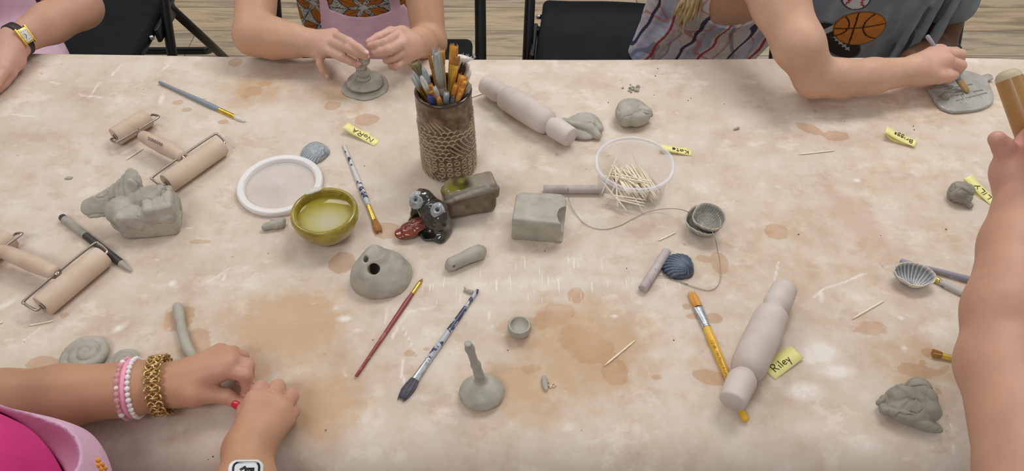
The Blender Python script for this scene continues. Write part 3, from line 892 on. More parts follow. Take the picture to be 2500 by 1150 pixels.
# dark clay pencil
def pencil():
    a, b = W(150, 529, 5), W(322, 663, 3)
    L = np.linalg.norm(b - a); M = align(a, b)
    r = root('wooden_modelling_pencil', [*((a + b) / 2)[:2], T], 'grey and black stick pencil with a pointed tip beside the clay roller', 'pencil')
    R = .0052
    f = lambda pr: xf(lathe(pr, 16), M, a)
    MT['pencil_grey'] = mottled('pencil_grey', [C(150, 144, 134), C(172, 165, 154)], 90, .6)
    MT['pencil_black'] = mottled('pencil_black', [C(48, 46, 46), C(66, 63, 62)], 60, .45, fleck=(90, .64, C(130, 124, 118)))
    part('end_cap', f([(0, 0), (R * .8, .0006), (R, .002), (R, L * .05)]), MT['pencil_black'], r)
    part('clay_smeared_grip', f([(R, L * .05), (R * 1.03, L * .08), (R * 1.03, L * .34), (R, L * .36)]), MT['pencil_grey'], r)
    part('barrel', f([(R, L * .36), (R, L * .84), (R * .98, L * .86)]), MT['pencil_black'], r)
    part('sharpened_tip', f([(R * .98, L * .86), (R * .5, L * .95), (R * .2, L * .99), (0, L)]), MT['pencil_grey'], r)
pencil()

# ------------------------------------------------------------------ brush cup
def cup_material():
    t = NT('carved_stoneware')
    a = t.attr()
    sp = t.n('ShaderNodeSeparateColor'); t.link(a.outputs['Color'], sp.inputs[0])
    v = t.coord()
    base = t.ramp(t.noise(v, 55, 5, .65), [(0.3, C(66, 48, 31)), (0.5, C(110, 86, 60)), (0.7, C(158, 134, 102))])
    col = t.mix(sp.outputs[0], base, C(206, 188, 156))
    col = t.mix(t.math('MULTIPLY', sp.outputs[1], .85), col, t.ramp(t.noise(v, 90, 4), [(0.35, C(40, 28, 18)), (0.65, C(82, 60, 38))]))
    t.base(col); t.set(Roughness=.34, Coat_Weight=.25); t.m.name = 'carved_stoneware'
    return t.m
MT['cup'] = cup_material()
CUPB = W(1097, 401)
CUP_R = 66 * mpp(1097, 401)
CUP_H = solve_h(CUPB, 222)
CUP_RT = 69.5 * mpp(1085, 222, T + CUP_H)
def make_cup():
    nu, nv = 420, 260
    u = np.linspace(0, 2 * np.pi, nu, endpoint=False); v = np.linspace(0, 1, nv)
    U, Vv = np.meshgrid(u, v)
    R = CUP_R * 1.0 + (CUP_RT - CUP_R) * Vv
    R = R * (1 + .012 * np.sin(Vv * 5 + U)) - .004 * np.clip((.02 - Vv) / .02, 0, 1)
    # carved relief: fish scales, loops and straight combed grooves, smooth below the rim
    s = U * CUP_R / .0088; w = Vv * CUP_H / .0074
    row = np.floor(w); fx = (s + .5 * (row % 2)) % 1 - .5; fy = w - row
    scale = np.clip(1 - np.abs(np.hypot(fx * 1.1, fy - .05) - .55) / .16, 0, 1)
    q = (U * CUP_R * .8 + Vv * CUP_H * .6) / .0062
    comb = np.clip(1 - np.abs(((q + .25 * np.sin(w * .9)) % 1) - .5) / .2, 0, 1)
    pp = np.stack([U * CUP_R, Vv * CUP_H, 0 * U], -1)
    zone = noise_p(pp, 38, 2) + .35 * np.sin(U * 2 + Vv * 6)
    rings = np.clip(1 - np.abs(np.hypot((s * .8) % 1 - .5, (w * .75) % 1 - .5) - .3) / .13, 0, 1)
    rel = np.where(zone > .12, comb, np.where(zone < -.32, rings, scale))
    top = np.clip((.76 + .05 * np.sin(U * 3 + 1) + .06 * noise_p(pp, 60, 5) - Vv) / .03, 0, 1)
    rel = rel * top * np.clip(Vv / .03, 0, 1)
    R = R + .0015 * rel + .0005 * noise_p(pp, 160, 3)
    Vx = np.stack([R * np.cos(U), R * np.sin(U), Vv * CUP_H], -1).reshape(-1, 3)
    col = np.stack([rel * 1.0, (1 - top) * (.5 + .5 * np.clip(2.2 * noise_p(pp, 45, 8), -1, 1)), 0 * rel], -1).reshape(-1, 3)
    i, j = np.meshgrid(np.arange(nu), np.arange(nv - 1)); i2 = (i + 1) % nu
    F = np.stack([j * nu + i, j * nu + i2, (j + 1) * nu + i2, (j + 1) * nu + i], -1).reshape(-1, 4)
    r = root('brush_cup', CUPB, 'tall brown carved stoneware cup full of paintbrushes', 'cup')
    part('wall', (Vx + CUPB, F), MT['cup'], r, col=col)
    w = .005; Rt = CUP_RT
    prof = [(Rt - .0002, CUP_H - .001), (Rt + .0006, CUP_H + .001), (Rt - .0012, CUP_H + .0032), (Rt - .0036, CUP_H + .0032), (Rt - w, CUP_H), (CUP_R - w, .006), (0, .006)]
    MT['glaze_brown'] = mottled('glaze_brown', [C(40, 28, 18), C(66, 48, 30)], 60, .18, 3, coat=.5)
    part('rim_and_inside', xf(lathe(prof, 72), None, CUPB), MT['glaze_brown'], r)
    part('foot', xf(lathe([(0, 0), (CUP_R - .003, 0), (CUP_R - .001, .002), (CUP_R - .0025, .005)], 72), None, CUPB), MT['glaze_brown'], r)
make_cup()
G = 'paintbrushes standing in the brush cup'
# tip pixel, depth offset from the cup centre (mm), handle, ferrule, hair, extras, label
CB = [
 (1011, 150, 18, 'p_natural', 'b_orange', 'b_olive', dict(R=.004, wide=2.0, tipw=1.5, flat=.5, hairl=.14, ferr=.09), 'paintbrush with frayed olive bristles leaning furthest left at the back of the cup'),
 (1009, 175, 0, 'p_natural', 'gold', 'b_blue', dict(R=.0036, wide=1.3, tipw=.3, hairl=.13), 'paintbrush with pale blue-green pointed tuft at the left of the cup'),
 (1003, 186, -14, 'p_natural', 'gold', 'b_grey', dict(R=.0032, wide=1.0, tipw=.3, hairl=.12), 'slim paintbrush with small pale tip, lowest at the left of the cup'),
 (1028, 186, -26, 'p_natural', 'p_dusty', 'b_white', dict(R=.0045, wide=1.3, tipw=.4, hairl=.15), 'paintbrush with plump white tuft and natural handle at front left of the cup'),
 (1032, 165, 6, 'p_natural', 'gold', 'b_blue', dict(R=.005, wide=1.4, tipw=.35, hairl=.16), 'paintbrush with dusty light blue tuft and gold ferrule'),
 (1047, 132, 26, 'p_dusty', 'b_amber', 'b_amber', dict(R=.0034, wide=1.1, tipw=.6, hairl=.10, ferr=.22), 'thin amber paintbrush rising left of the big grey mop brush'),
 (1056, 137, 30, 'p_natural', 'gold', 'b_white', dict(R=.0032, wide=1.0, tipw=.5, hairl=.11), 'thin white-tipped paintbrush tucked behind the big grey mop brush'),
 (1065, 119, 8, 'p_grey', 'p_white_grey', 'b_grey', dict(R=.0075, fr=.0066, wide=1.25, tipw=.8, flat=.75, hairl=.30, ferr=.10), 'big mop brush with long grey-white bristles and grey handle'),
 (1077, 121, 34, 'p_natural', 'b_orange', 'b_orange', dict(R=.0042, wide=1.4, tipw=1.1, hairl=.10, flat=.6), 'short orange bristled brush behind the big grey mop brush'),
 (1109, 109, 14, 'p_blue', 'gold', 'b_orange', dict(R=.0062, fr=.0062, wide=1.05, tipw=1.0, flat=.5, hairl=.13, ferr=.26), 'tallest wide flat paintbrush with square orange bristles and long gold ferrule'),
 (1116, 136, -2, 'p_blue', 'gold', 'b_amber', dict(R=.0056, fr=.0052, wide=1.0, tipw=.95, flat=.5, hairl=.06, ferr=.30), 'flat gold paintbrush overlapping the tallest wide orange one'),
 (1129, 133, 20, 'p_dusty', 'gold', 'b_white', dict(R=.0036, wide=2.4, tipw=2.4, flat=.35, hairl=.12, ferr=.2), 'fan paintbrush with spread white bristles'),
 (1132, 154, 14, 'p_dusty', 'silver', 'b_dark', dict(R=.0046, wide=1.2, tipw=.8, flat=.6, hairl=.18), 'paintbrush with dark brown bristles'),
 (1143, 157, 20, 'p_dusty', 'p_dusty', 'b_pink', dict(R=.005, wide=1.2, tipw=.6, hairl=.2), 'paintbrush with fat pinkish tuft at the right of the cup'),
 (1149, 172, 8, 'p_dusty', 'p_dusty', 'b_white', dict(R=.004, wide=1.2, tipw=.6, hairl=.15), 'paintbrush with bright white tip at the far right of the cup'),
 (1131, 183, 2, 'p_dusty', 'silver', 'b_orange', dict(R=.0046, wide=1.5, tipw=1.2, hairl=.14, flat=.6), 'paintbrush with splayed orange bristles below the dark brown one'),
 (1136, 197, -6, 'p_natural', 'gold', 'b_orange', dict(R=.0056, wide=1.1, tipw=1.0, hairl=.10), 'stubby round-headed orange paintbrush at the right of the cup'),
 (1148, 205, -8, 'p_natural', 'gold', 'b_grey', dict(R=.0046, wide=1.2, tipw=.6, hairl=.16), 'paintbrush with pale grey tuft at the right rim of the cup'),
 (1128, 214, -18, 'p_dusty', 'p_white_grey', 'b_orange', dict(R=.0046, wide=1.2, tipw=1.0, hairl=.14, flat=.6), 'short orange flat paintbrush near the right front rim'),
 (1113, 206, -16, 'p_dusty', 'p_white_grey', 'b_orange', dict(R=.0046, wide=1.2, tipw=.8, hairl=.14), 'dusty handled paintbrush with orange tip at front centre right'),
 (1124, 226, -26, 'p_dusty', 'p_white_grey', 'b_orange', dict(R=.0042, wide=1.1, tipw=.9, hairl=.12), 'shortest orange paintbrush touching the front right rim'),
 (1090, 226, -24, 'p_natural', 'gold', 'b_blue', dict(R=.0056, fr=.0054, wide=1.1, tipw=.8, hairl=.14, ferr=.28), 'paintbrush with round blue-grey head and broad gold ferrule at front centre'),
 (1071, 237, -30, 'p_dusty', 'p_dusty', 'b_orange', dict(R=.005, wide=1.0, tipw=.7, hairl=.10), 'dusty paintbrush with small orange head low at the front'),
 (1061, 212, -20, 'p_dusty', 'p_dusty', 'b_white', dict(R=.0054, wide=1.25, tipw=.4, hairl=.2), 'paintbrush with fat white tuft at front left centre'),
 (1051, 206, -10, 'p_natural', 'gold', 'b_orange', dict(R=.0046, wide=1.1, tipw=.9, hairl=.10), 'orange headed paintbrush behind the fat white tuft'),
 (1050, 222, -30, 'p_natural', 'gold', 'b_amber', dict(R=.0046, wide=1.3, tipw=1.1, flat=.5, hairl=.08, ferr=.3), 'gold ferruled flat paintbrush low at front left'),
]
for i, (px, py, dy, hm, fm, bm, kw, lab) in enumerate(CB):
    tipp = PY(px, py, CUPB[1] + dy / 1000)
    k = .42 if py > 190 else .5
    off = tipp - CUPB; off[2] = 0
    base = CUPB - off * k + np.array([0, 0, .012]) + np.array([random.uniform(-.004, .004), random.uniform(-.004, .004), 0])
    rr = np.hypot(*(base - CUPB)[:2])
    if rr > CUP_R - .013: base[:2] = CUPB[:2] + (base - CUPB)[:2] * (CUP_R - .013) / rr
    k2 = dict(kw); k2['R'] = kw['R'] * .74
    if 'fr' in k2: k2['fr'] *= .70
    brush(base, tipp, MT[hm], MT[fm], MT[bm], lab, group=G, up=(0, 1, 0), ferr=k2.pop('ferr', .2), **k2)
# two brushes standing bristles-down, only blue handles show
for px, py, dy, lab in ((1049, 233, -32, 'upside-down paintbrush showing only a short blue handle at front left of the cup'), (1082, 200, 22, 'upside-down paintbrush showing a blue handle between the mop and the flat brush')):
    tipp = PY(px, py, CUPB[1] + dy / 1000); off = tipp - CUPB; off[2] = 0
    brush(tipp, CUPB - off * .3 + np.array([0, 0, .012]), MT['p_blue'], MT['silver'], MT['b_dark'], lab, group=G, R=.0052, up=(0, 1, 0), blunt=True)
# ------------------------------------------------------------------ tub, lid, toothpicks
def plastic(name, tint, alpha, rough=0.08):
    t = NT(name)
    tr = t.n('ShaderNodeBsdfTransparent'); tr.inputs[0].default_value = (.97, .97, .97, 1)
    t.base(tint); t.set(Roughness=rough, Specular_IOR_Level=.6)
    fr = t.n('ShaderNodeLayerWeight'); fr.inputs[0].default_value = .5
    f = t.math('ADD', t.math('MULTIPLY', t.math('POWER', fr.outputs[1], 4.0), .6), alpha)
    mx = t.n('ShaderNodeMixShader'); t.link(f, mx.inputs[0]); t.link(tr.outputs[0], mx.inputs[1]); t.link(t.b.outputs[0], mx.inputs[2])
    t.link(mx.outputs[0], t.out.inputs[0]); return t.m
MT['clear_plastic'] = plastic('clear_plastic', C(240, 240, 240), .10)
MT['rim_plastic'] = plastic('rim_plastic', C(242, 242, 244), .42, .2)
MT['lid_plastic'] = plastic('lid_plastic', C(236, 230, 228), .40, .5)
MT['lid_rim'] = plastic('lid_rim', C(244, 242, 242), .80, .3)
TUB = W(1538, 468); TUB_H = solve_h(TUB, 395); TUB_RT = 98 * mpp(1534, 395, T + TUB_H); TUB_RB = 80 * mpp(1538, 468)
tub = root('plastic_tub', TUB, 'clear round plastic tub holding wooden toothpicks', 'tub')
h, rt, rb = TUB_H, TUB_RT - .004, TUB_RB
part('body', xf(lathe([(0, .0012), (rb - .006, .0012), (rb - .002, .003), (rb, .006), (rt - .002, h - .01), (rt, h - .006)], 64), None, TUB), MT['clear_plastic'], tub)
part('rim', xf(lathe([(rt, h - .007), (rt + .0025, h - .007), (rt + .0042, h - .0045), (rt + .0042, h - .002), (rt + .002, h), (rt - .0004, h - .0008), (rt - .0006, h - .004)], 72), None, TUB), MT['rim_plastic'], tub)
LID = W(686, 457); LR = 103 * mpp(686, 457)
lid = root('tub_cover', LID, 'translucent white round plastic lid lying flat', 'lid')
part('panel', xf(lathe([(0, .0045), (.004, .0045), (.0045, .0038), (LR * .78, .0038), (LR * .80, .003), (LR * .82, .003)], 72), None, LID), MT['lid_plastic'], lid)
part('rim', xf(lathe([(LR * .82, .003), (LR * .835, .008), (LR * .86, .0095), (LR * .90, .0085), (LR * .93, .0095), (LR * .97, .0092), (LR * .995, .0075), (LR, .0008), (LR * .985, .0008)], 72), None, LID), MT['lid_rim'], lid)

pick_me = None
def toothpick(a, b, label, group=None):
    global pick_me
    a, b = np.asarray(a), np.asarray(b)
    L = .062
    if pick_me is None:
        V, F = lathe([(0, -L / 2), (.0006, -L / 2 + .003), (.00115, -L / 2 + .01), (.00115, L / 2 - .01), (.0006, L / 2 - .003), (0, L / 2)], 7)
        pick_me = make_mesh('toothpick', V, F); pick_me.materials.append(MT['toothpick'])
    o = bpy.data.objects.new('toothpick', pick_me); COL.objects.link(o)
    M = Matrix(align(a, b).tolist()).to_4x4(); M.translation = Vector((a + b) / 2)
    o.matrix_world = M @ Matrix.Diagonal((1, 1, np.linalg.norm(b - a) / L, 1))
    return tag(o, label, 'toothpick', group)
LG = 'loose toothpicks on the canvas'
for a, b, lab in [((1949, 377), (2040, 367), 'loose toothpick lying level on the open canvas, left of a yellow paper tag'),
                  ((1606, 588), (1652, 566), 'short-looking toothpick between the stacked shells and the clear tub'),
                  ((1474, 894), (1553, 829), 'loose toothpick lying diagonally on the brown stain'),
                  ((2078, 780), (2160, 733), 'loose toothpick below the open white shell'),
                  ((2437, 216), (2459, 278), 'toothpick next to the golden wooden pin end'),
                  ((306, 391), (352, 361), 'toothpick poking out under the clay roller handle'),
                  ((68, 795), (132, 783), 'toothpick under the long roller near the spiral coils'),
                  ((1148, 238), (1182, 227), 'toothpick half hidden between the brush cup and the rolling pin'),
                  ((-30, 792), (8, 787), 'toothpick whose end enters at the left border')]:
    toothpick(W(*a, 1.3), W(*b, 1.3), lab, LG)
def tub_picks():
    """bundle heaped on the tub floor, mostly parallel, a few across; all kept inside the wall"""
    LB = 'toothpick in the bundle inside the clear tub'; GB = 'toothpicks in the tub'
    n = 0
    base = TUB + np.array([-.004, .0, .003])
    for layer in range(7):
        half = .041 - .0025 * layer
        cnt = 17 - layer
        for i in range(cnt):
            x = -half + 2 * half * (i + .5 + random.uniform(-.25, .25)) / cnt
            ang = math.radians(112 + random.uniform(-5, 5))
            d = np.array([math.cos(ang), math.sin(ang), random.uniform(.01, .07)]); d = unit(d)
            c = base + np.array([x + .002, random.uniform(-.006, .006) + .004, .0018 + layer * .0026 + random.uniform(0, .0015)])
            L = .031
            for _ in range(10):
                if np.hypot(*(c + d * L - TUB)[:2]) < rb - .003 and np.hypot(*(c - d * L - TUB)[:2]) < rb - .003: break
                c[:2] += (TUB - c)[:2] * .15
            toothpick(c - d * L, c + d * L, LB, GB); n += 1
    cross = [((1467, 428), 22, (1570, 447), 24), ((1500, 424), 24, (1584, 442), 25), ((1502, 421), 24, (1556, 455), 24), ((1540, 425), 23, (1578, 452), 25), ((1474, 441), 20, (1486, 412), 30),
             ((1505, 432), 25, (1565, 443), 26), ((1553, 396), 44, (1570, 440), 24), ((1473, 500), 14, (1470, 448), 26), ((1455, 482), 14, (1472, 444), 30), ((1490, 490), 12, (1548, 502), 12),
             ((1494, 484), 14, (1552, 498), 13), ((1497, 487), 16, (1545, 494), 14), ((1470, 455), 26, (1515, 508), 10), ((1540, 480), 16, (1560, 512), 8)]
    for (a, za, b, zb) in cross:
        A, B = W(*a, za), W(*b, zb); m = (A + B) / 2; d = unit(B - A)
        for Q in (m,):
            for _ in range(14):
                if max(np.hypot(*(Q + s * d * .031 - TUB)[:2]) for s in (1, -1)) < rb + .002: break
                Q[:2] += (TUB - Q)[:2] * .12
        toothpick(m - d * .031, m + d * .031, 'toothpick lying crosswise on top of the bundle in the tub', GB)
tub_picks()

# ------------------------------------------------------------------ olive bowl with slip water
def glaze_olive():
    t = NT('olive_glaze'); v = t.coord()
    col = t.ramp(t.noise(v, 26, 4), [(0.3, C(126, 110, 26)), (0.55, C(156, 140, 46)), (0.75, C(176, 160, 66))])
    col = t.mix(t.math('MULTIPLY', t.step(t.noise(v, 260, 1), .66, .70), .75), col, C(84, 62, 22))
    t.base(col); t.set(Roughness=.22, Coat_Weight=.5, Coat_Roughness=.08); t.bump(t.noise(v, 60, 3), .15, .001); return t.m
MT['olive'] = glaze_olive()
BR = 82.5 * mpp(804, 511, T + .045)
BB = W(805, 568); BH = solve_h(BB, 512)
bowl = root('olive_bowl', BB, 'small speckled olive-yellow glazed bowl of cloudy water', 'bowl')
part('body', xf(lathe([(0, .001), (BR * .50, .0), (BR * .56, .0015), (BR * .70, BH * .18), (BR * .88, BH * .42), (BR * .98, BH * .68), (BR * 1.0, BH * .86), (BR * .97, BH * .97), (BR * .92, BH * 1.01),
                       (BR * .86, BH * .98), (BR * .83, BH * .90), (BR * .82, BH * .7), (BR * .76, BH * .45), (BR * .5, BH * .25), (0, BH * .2)], 72), None, BB), MT['olive'], bowl)
def water():
    t = NT('cloudy_water'); v = t.coord()
    sp = t.n('ShaderNodeVectorMath', operation='LENGTH')
    mp = t.n('ShaderNodeMapping'); mp.inputs['Location'].default_value = (-.004, .012, 0); mp.inputs['Scale'].default_value = (1, 1.15, 0)
    t.link(v, mp.inputs[0]); t.link(mp.outputs[0], sp.inputs[0])
    d = t.math('ADD', sp.outputs['Value'], t.math('MULTIPLY', t.math('SUBTRACT', t.noise(v, 60, 3), .5), .016))
    col = t.ramp(t.math('DIVIDE', d, .042), [(0.2, C(186, 180, 148)), (0.55, C(178, 170, 112)), (0.95, C(156, 142, 52))])
    t.base(col); t.set(Roughness=.04, IOR=1.33, Coat_Weight=.3); return t.m
MT['water'] = water()
w_o = part('cloudy_water', xf(lathe([(0, BH * .71), (BR * .4, BH * .71), (BR * .80, BH * .712), (BR * .825, BH * .722)], 64), None, BB), MT['water'], bowl)
# thumb smear of dried slip on the rim
S = Solid(BB + np.array([-.07, 0, .02]), BB + np.array([.01, .07, .07]), .0012)
pts = [BB + np.array([BR * .93 * math.cos(a), BR * .93 * math.sin(a), BH * .985]) for a in np.radians([100, 112, 124, 136])]
S.chain(pts, [.0016, .004, .0042, .002], .002, (0, 0, 1), .5)
MT['slip'] = mottled('dried_slip', [C(196, 190, 176), C(210, 205, 192)], 80, .7)
part('dried_slip_smear', S.mesh(), MT['slip'], bowl)

# ------------------------------------------------------------------ clay pieces
def clay(name, S, label, cat, loc, mat=None, group=None):
    V, F = S.mesh()
    return solo(name, (V, F), mat or MT['clay'], loc, label, cat, group)
def mm(base, x, y, z): return np.asarray(base) + np.array([x, y, z]) / 1000.0
def E(x, y, z): return rotz(math.radians(z)) @ roty(math.radians(y)) @ rotx(math.radians(x))
CG = 'grey clay pieces'

def lump_flap():
    b = W(358, 555); S = Solid(mm(b, -78, -40, -2), mm(b, 66, 62, 82), .0011)
    f = lambda x, y, z: mm(b, x, y, z)
    S.box(f(10, 4, 20), (.038, .026, .021), E(0, 5, 10), .009, 0)
    S.box(f(28, 8, 27), (.019, .025, .022), E(-6, 0, 18), .006, .0015)
    S.ell(f(-18, 2, 27), (.026, .022, .021), E(0, 28, 14), .002)
    S.box(f(-6, -10, 26), (.020, .012, .015), E(28, 10, -8), .006, .0012)
    S.ell(f(0, 12, 45), (.024, .010, .006), E(16, -24, 26), .0008)
    S.ell(f(12, 12, 47), (.020, .009, .006), E(20, -30, 38), .0008)
    S.ell(f(22, 14, 48), (.018, .010, .006), E(12, -12, 50), .0008)
    S.ell(f(-30, -6, 14), (.013, .009, .008), E(0, 34, -30), .001)
    # thin torn sheet curling out to the left
    R = E(48, 8, 20)
    for i in range(9):
        t = i / 8
        c = f(-62 + 56 * t, 2 + 22 * t, 36 + 18 * t - 6 * math.sin(t * 3.1))
        S.ell(c, (.012, .014 + .011 * t, .0031), R, .0016)
    S.ell(f(-66, 0, 35), (.005, .004, .0028), R, .001)
    S.ell(f(-8, 22, 56), (.012, .009, .0022), E(60, -20, -10), .001)
    S.box(f(10, -36, 20), (.06, .010, .05), E(-12, 0, 6), .002, .002, 'sub')
    S.crease(.0018, 48, .07, 4).rough(.0007, 60, 1).rough(.0004, 180, 2).cut_below(T + .0004)
    clay('crumpled_clay', S, 'large crumpled grey clay lump with a thin torn flap', 'clay', b, group=CG)
lump_flap()

def scrap():
    b = W(672, 556); S = Solid(mm(b, -20, -14, -2), mm(b, 20, 16, 18), .0008)
    f = lambda x, y, z: mm(b, x, y, z)
    S.cone(f(-10, -3, 5.5), f(9, 2, 6), .0055, .0062, .001)
    S.cone(f(-2, 4, 8), f(11, 5, 8.5), .0042, .0046, .0008)
    S.ell(f(-12, -4, 5), (.0045, .005, .005), None, .001)
    S.rough(.0008, 160, 3).crease(.0008, 140, .12, 5).cut_below(T + .0003)
    clay('clay_scrap', S, 'small torn grey clay roll left of the olive bowl', 'clay', b, group=CG)
scrap()

def holed_dome():
    b = W(936, 678); S = Solid(mm(b, -46, -44, -2), mm(b, 46, 46, 60), .0010)
    f = lambda x, y, z: mm(b, x, y, z)
    S.ell(f(0, 0, 2), (.037, .034, .034), E(0, 0, 0), .0)
    S.cone(f(-3, 3, 6), f(-7, 6, 33), .032, .0155, .012)
    S.ell(f(-14, -8, 8), (.022, .022, .024), None, .014)
    S.ell(f(-2, 2, 2), (.029, .026, .030), None, .002, 'sub')
    c1, c2, inn = S.hit(911, 657), S.hit(893, 633), f(-2, 4, 14)
    S.cone(c1 + unit(c1 - inn) * .02, c1 - unit(c1 - inn) * .018, .0076, .0066, .0015, mode='sub')
    S.cone(c2 + unit(c2 - inn) * .02, c2 - unit(c2 - inn) * .018, .0054, .0048, .0015, mode='sub')
    S.rough(.0016, 45, 2).rough(.0005, 130, 4).cut_below(T + .0004)
    clay('holed_clay_dome', S, 'smooth grey clay dome with two round holes', 'clay', b, group=CG)
holed_dome()

def log_():
    b = W(1138, 642); S = Solid(mm(b, -32, -26, -2), mm(b, 32, 30, 24), .0009)
    f = lambda x, y, z: mm(b, x, y, z)
    S.cone(f(-17, -9, 9.5), f(17, 11, 9.5), .0092, .0098, .0)
    S.ell(f(17, 11, 9.5), (.0065, .009, .009), E(0, 0, 30), .002)
    S.ell(f(-19, -12, 7), (.008, .006, .007), None, .0015)
    S.cone(f(-22, -6, 11), f(-14, -16, 12), .0016, .0016, .001, mode='sub')
    S.box(f(20, 14, 18), (.002, .004, .003), E(0, 0, 30), .001, .001, 'sub')
    S.rough(.0009, 70, 3).cut_below(T + .0003)
    clay('clay_log', S, 'short grey clay log with one folded end', 'clay', b, group=CG)
log_()

def block():
    b = W(1318, 556); S = Solid(mm(b, -44, -38, -2), mm(b, 46, 40, 56), .0010)
    f = lambda x, y, z: mm(b, x, y, z)
    S.box(f(-1, 2, 20), (.034, .028, .0225), E(3, 1, -7), .003, 0)
    S.box(f(-38, 30, 36), (.030, .010, .040), E(0, 0, 42), .002, .0015, 'sub')
    S.box(f(-4, 34, 52), (.05, .014, .014), E(-30, 0, -5), .002, .0015, 'sub')
    S.box(f(40, 24, 30), (.012, .020, .05), E(0, 8, 26), .002, .0015, 'sub')
    S.ell(f(36, -18, 34), (.016, .020, .017), E(0, 0, 20), .001, 'sub')
    S.ell(f(37, -28, 11), (.013, .013, .010), E(0, 0, 20), .001, 'sub')
    S.box(f(-34, -34, 3), (.014, .009, .010), E(0, 0, -30), .003, .002, 'sub')
    S.ell(f(16, 6, 47), (.013, .010, .0055), E(0, 0, 20), .002, 'sub')
    S.rough(.0012, 40, 6).rough(.0003, 150, 7).cut_below(T + .0004)
    clay('clay_block', S, 'smooth cut block of grey clay with chopped corners', 'clay', b, group=CG)
block()

def folded_disc():
    b = W(1424, 316); S = Solid(mm(b, -50, -40, -2), mm(b, 34, 42, 26), .0010)
    f = lambda x, y, z: mm(b, x, y, z)
    S.ell(f(0, 2, 4), (.030, .030, .008), None, 0)
    S.ell(f(2, 8, 10), (.022, .020, .0065), E(0, 0, 0), .0012)
    S.cone(f(-38, 6, 12), f(10, -12, 12), .0048, .007, .0012)
    S.cone(f(-30, 12, 8), f(12, -2, 13), .005, .006, .001)
    S.cone(f(10, -12, 11), f(20, -22, 6), .007, .006, .0015)
    S.cone(f(10, 10, 12), f(24, -8, 8), .006, .006, .002)
    S.rough(.001, 70, 2).crease(.0009, 60, .07, 8).cut_below(T + .0004)
    clay('folded_clay_piece', S, 'flat folded grey clay piece touching the rolling pin', 'clay', b, group=CG)
folded_disc()

def round_lump():
    b = W(1546, 296); S = Solid(mm(b, -38, -34, -2), mm(b, 40, 38, 42), .0010)
    f = lambda x, y, z: mm(b, x, y, z)
    S.ell(f(-2, 2, 14), (.029, .025, .016), E(0, 6, 20), 0)
    S.ell(f(-4, 6, 20), (.024, .020, .011), E(10, 6, 20), .002)
    S.ell(f(6, -12, 14), (.019, .010, .012), E(0, 0, 24), .0012)
    S.ell(f(16, -2, 18), (.012, .011, .010), E(0, 20, 60), .001)
    S.ell(f(24, 0, 13), (.005, .004, .004), None, .0006)
    S.ell(f(-12, -12, 10), (.013, .010, .010), None, .001)
    S.crease(.0016, 75, .13, 9).rough(.0010, 80, 2).cut_below(T + .0004)
    clay('round_clay_lump', S, 'round cracked grey clay lump behind the clear tub', 'clay', b, group=CG)
round_lump()

def small_ball():
    b = W(2336, 488); S = Solid(mm(b, -26, -26, -2), mm(b, 26, 28, 38), .0009)
    f = lambda x, y, z: mm(b, x, y, z)
    S.ell(f(-1, 2, 13), (.016, .015, .015), None, 0)
    S.ell(f(8, 4, 15), (.009, .011, .010), E(0, 20, 30), .001)
    S.ell(f(-9, 4, 16), (.007, .010, .011), None, .001)
    S.ell(f(4, -6, 10), (.010, .009, .009), None, .001)
    S.ell(f(10, -15, 4.5), (.0055, .005, .0048), None, .0008)
    S.crease(.0016, 110, .16, 2).rough(.0012, 110, 5).rough(.0004, 300, 2).cut_below(T + .0003)
    clay('wrinkled_clay_ball', S, 'small dark wrinkled clay ball with a tiny stray bead, near a paper tag', 'clay', b, MT['clay_dark'], CG)
small_ball()

def big_lump():
    b = W(2208, 1003); S = Solid(mm(b, -44, -36, -2), mm(b, 44, 44, 48), .0010)
    f = lambda x, y, z: mm(b, x, y, z)
    S.ell(f(4, 2, 12), (.030, .024, .014), None, 0)
    S.ell(f(-6, -13, 12), (.020, .009, .010), E(0, 6, -14), .001)
    S.ell(f(10, -20, 8), (.022, .008, .008), E(0, 10, -18), .001)
    S.ell(f(20, -8, 14), (.012, .012, .013), E(0, 0, 20), .001)
    S.ell(f(2, 6, 21), (.021, .009, .009), E(0, 14, -32), .001)
    S.ell(f(14, 16, 20), (.015, .014, .010), E(0, 0, 20), .001)
    S.ell(f(-12, 8, 19), (.012, .010, .009), E(0, -20, 40), .001)
    S.ell(f(22, 6, 20), (.008, .012, .009), E(0, 0, 10), .0008)
    for i in range(7):
        S.ell(f(-26 + 3 * math.sin(i * 2.1), -2 + 2.4 * i - 5, 10 + 2 * math.cos(i)), (.006, .004, .006), E(0, 30, 40 * i), .0006)
    S.crease(.0022, 62, .10, 6).rough(.0008, 80, 4).rough(.0004, 240, 2).cut_below(T + .0004)
    clay('knobbly_clay_lump', S, 'knobbly folded grey clay lump nearest the lower right corner', 'clay', b, MT['clay_dark'], CG)
big_lump()

def pinch_pot():
    b = W(1268, 812); S = Solid(mm(b, -18, -18, -2), mm(b, 18, 18, 24), .0007)
    f = lambda x, y, z: mm(b, x, y, z)
    S.ell(f(0, 0, 10), (.0142, .0138, .0105), None, 0)
    S.cone(f(0, 0, 14), f(0, 0, 17), .0138, .0134, .002)
    S.ell(f(0, 0, 17.5), (.0112, .0108, .0085), None, .001, 'sub')
    Z = S.lo[2] + S.h * np.arange(S.n[2]); S.F = np.maximum(S.F, (Z - (T + .0172))[None, None, :].astype(np.float32))
    S.rough(.0009, 120, 3).cut_below(T + .0003)
    clay('tiny_pinch_pot', S, 'tiny grey clay pinch pot bowl', 'clay bowl', b, group=CG)
pinch_pot()

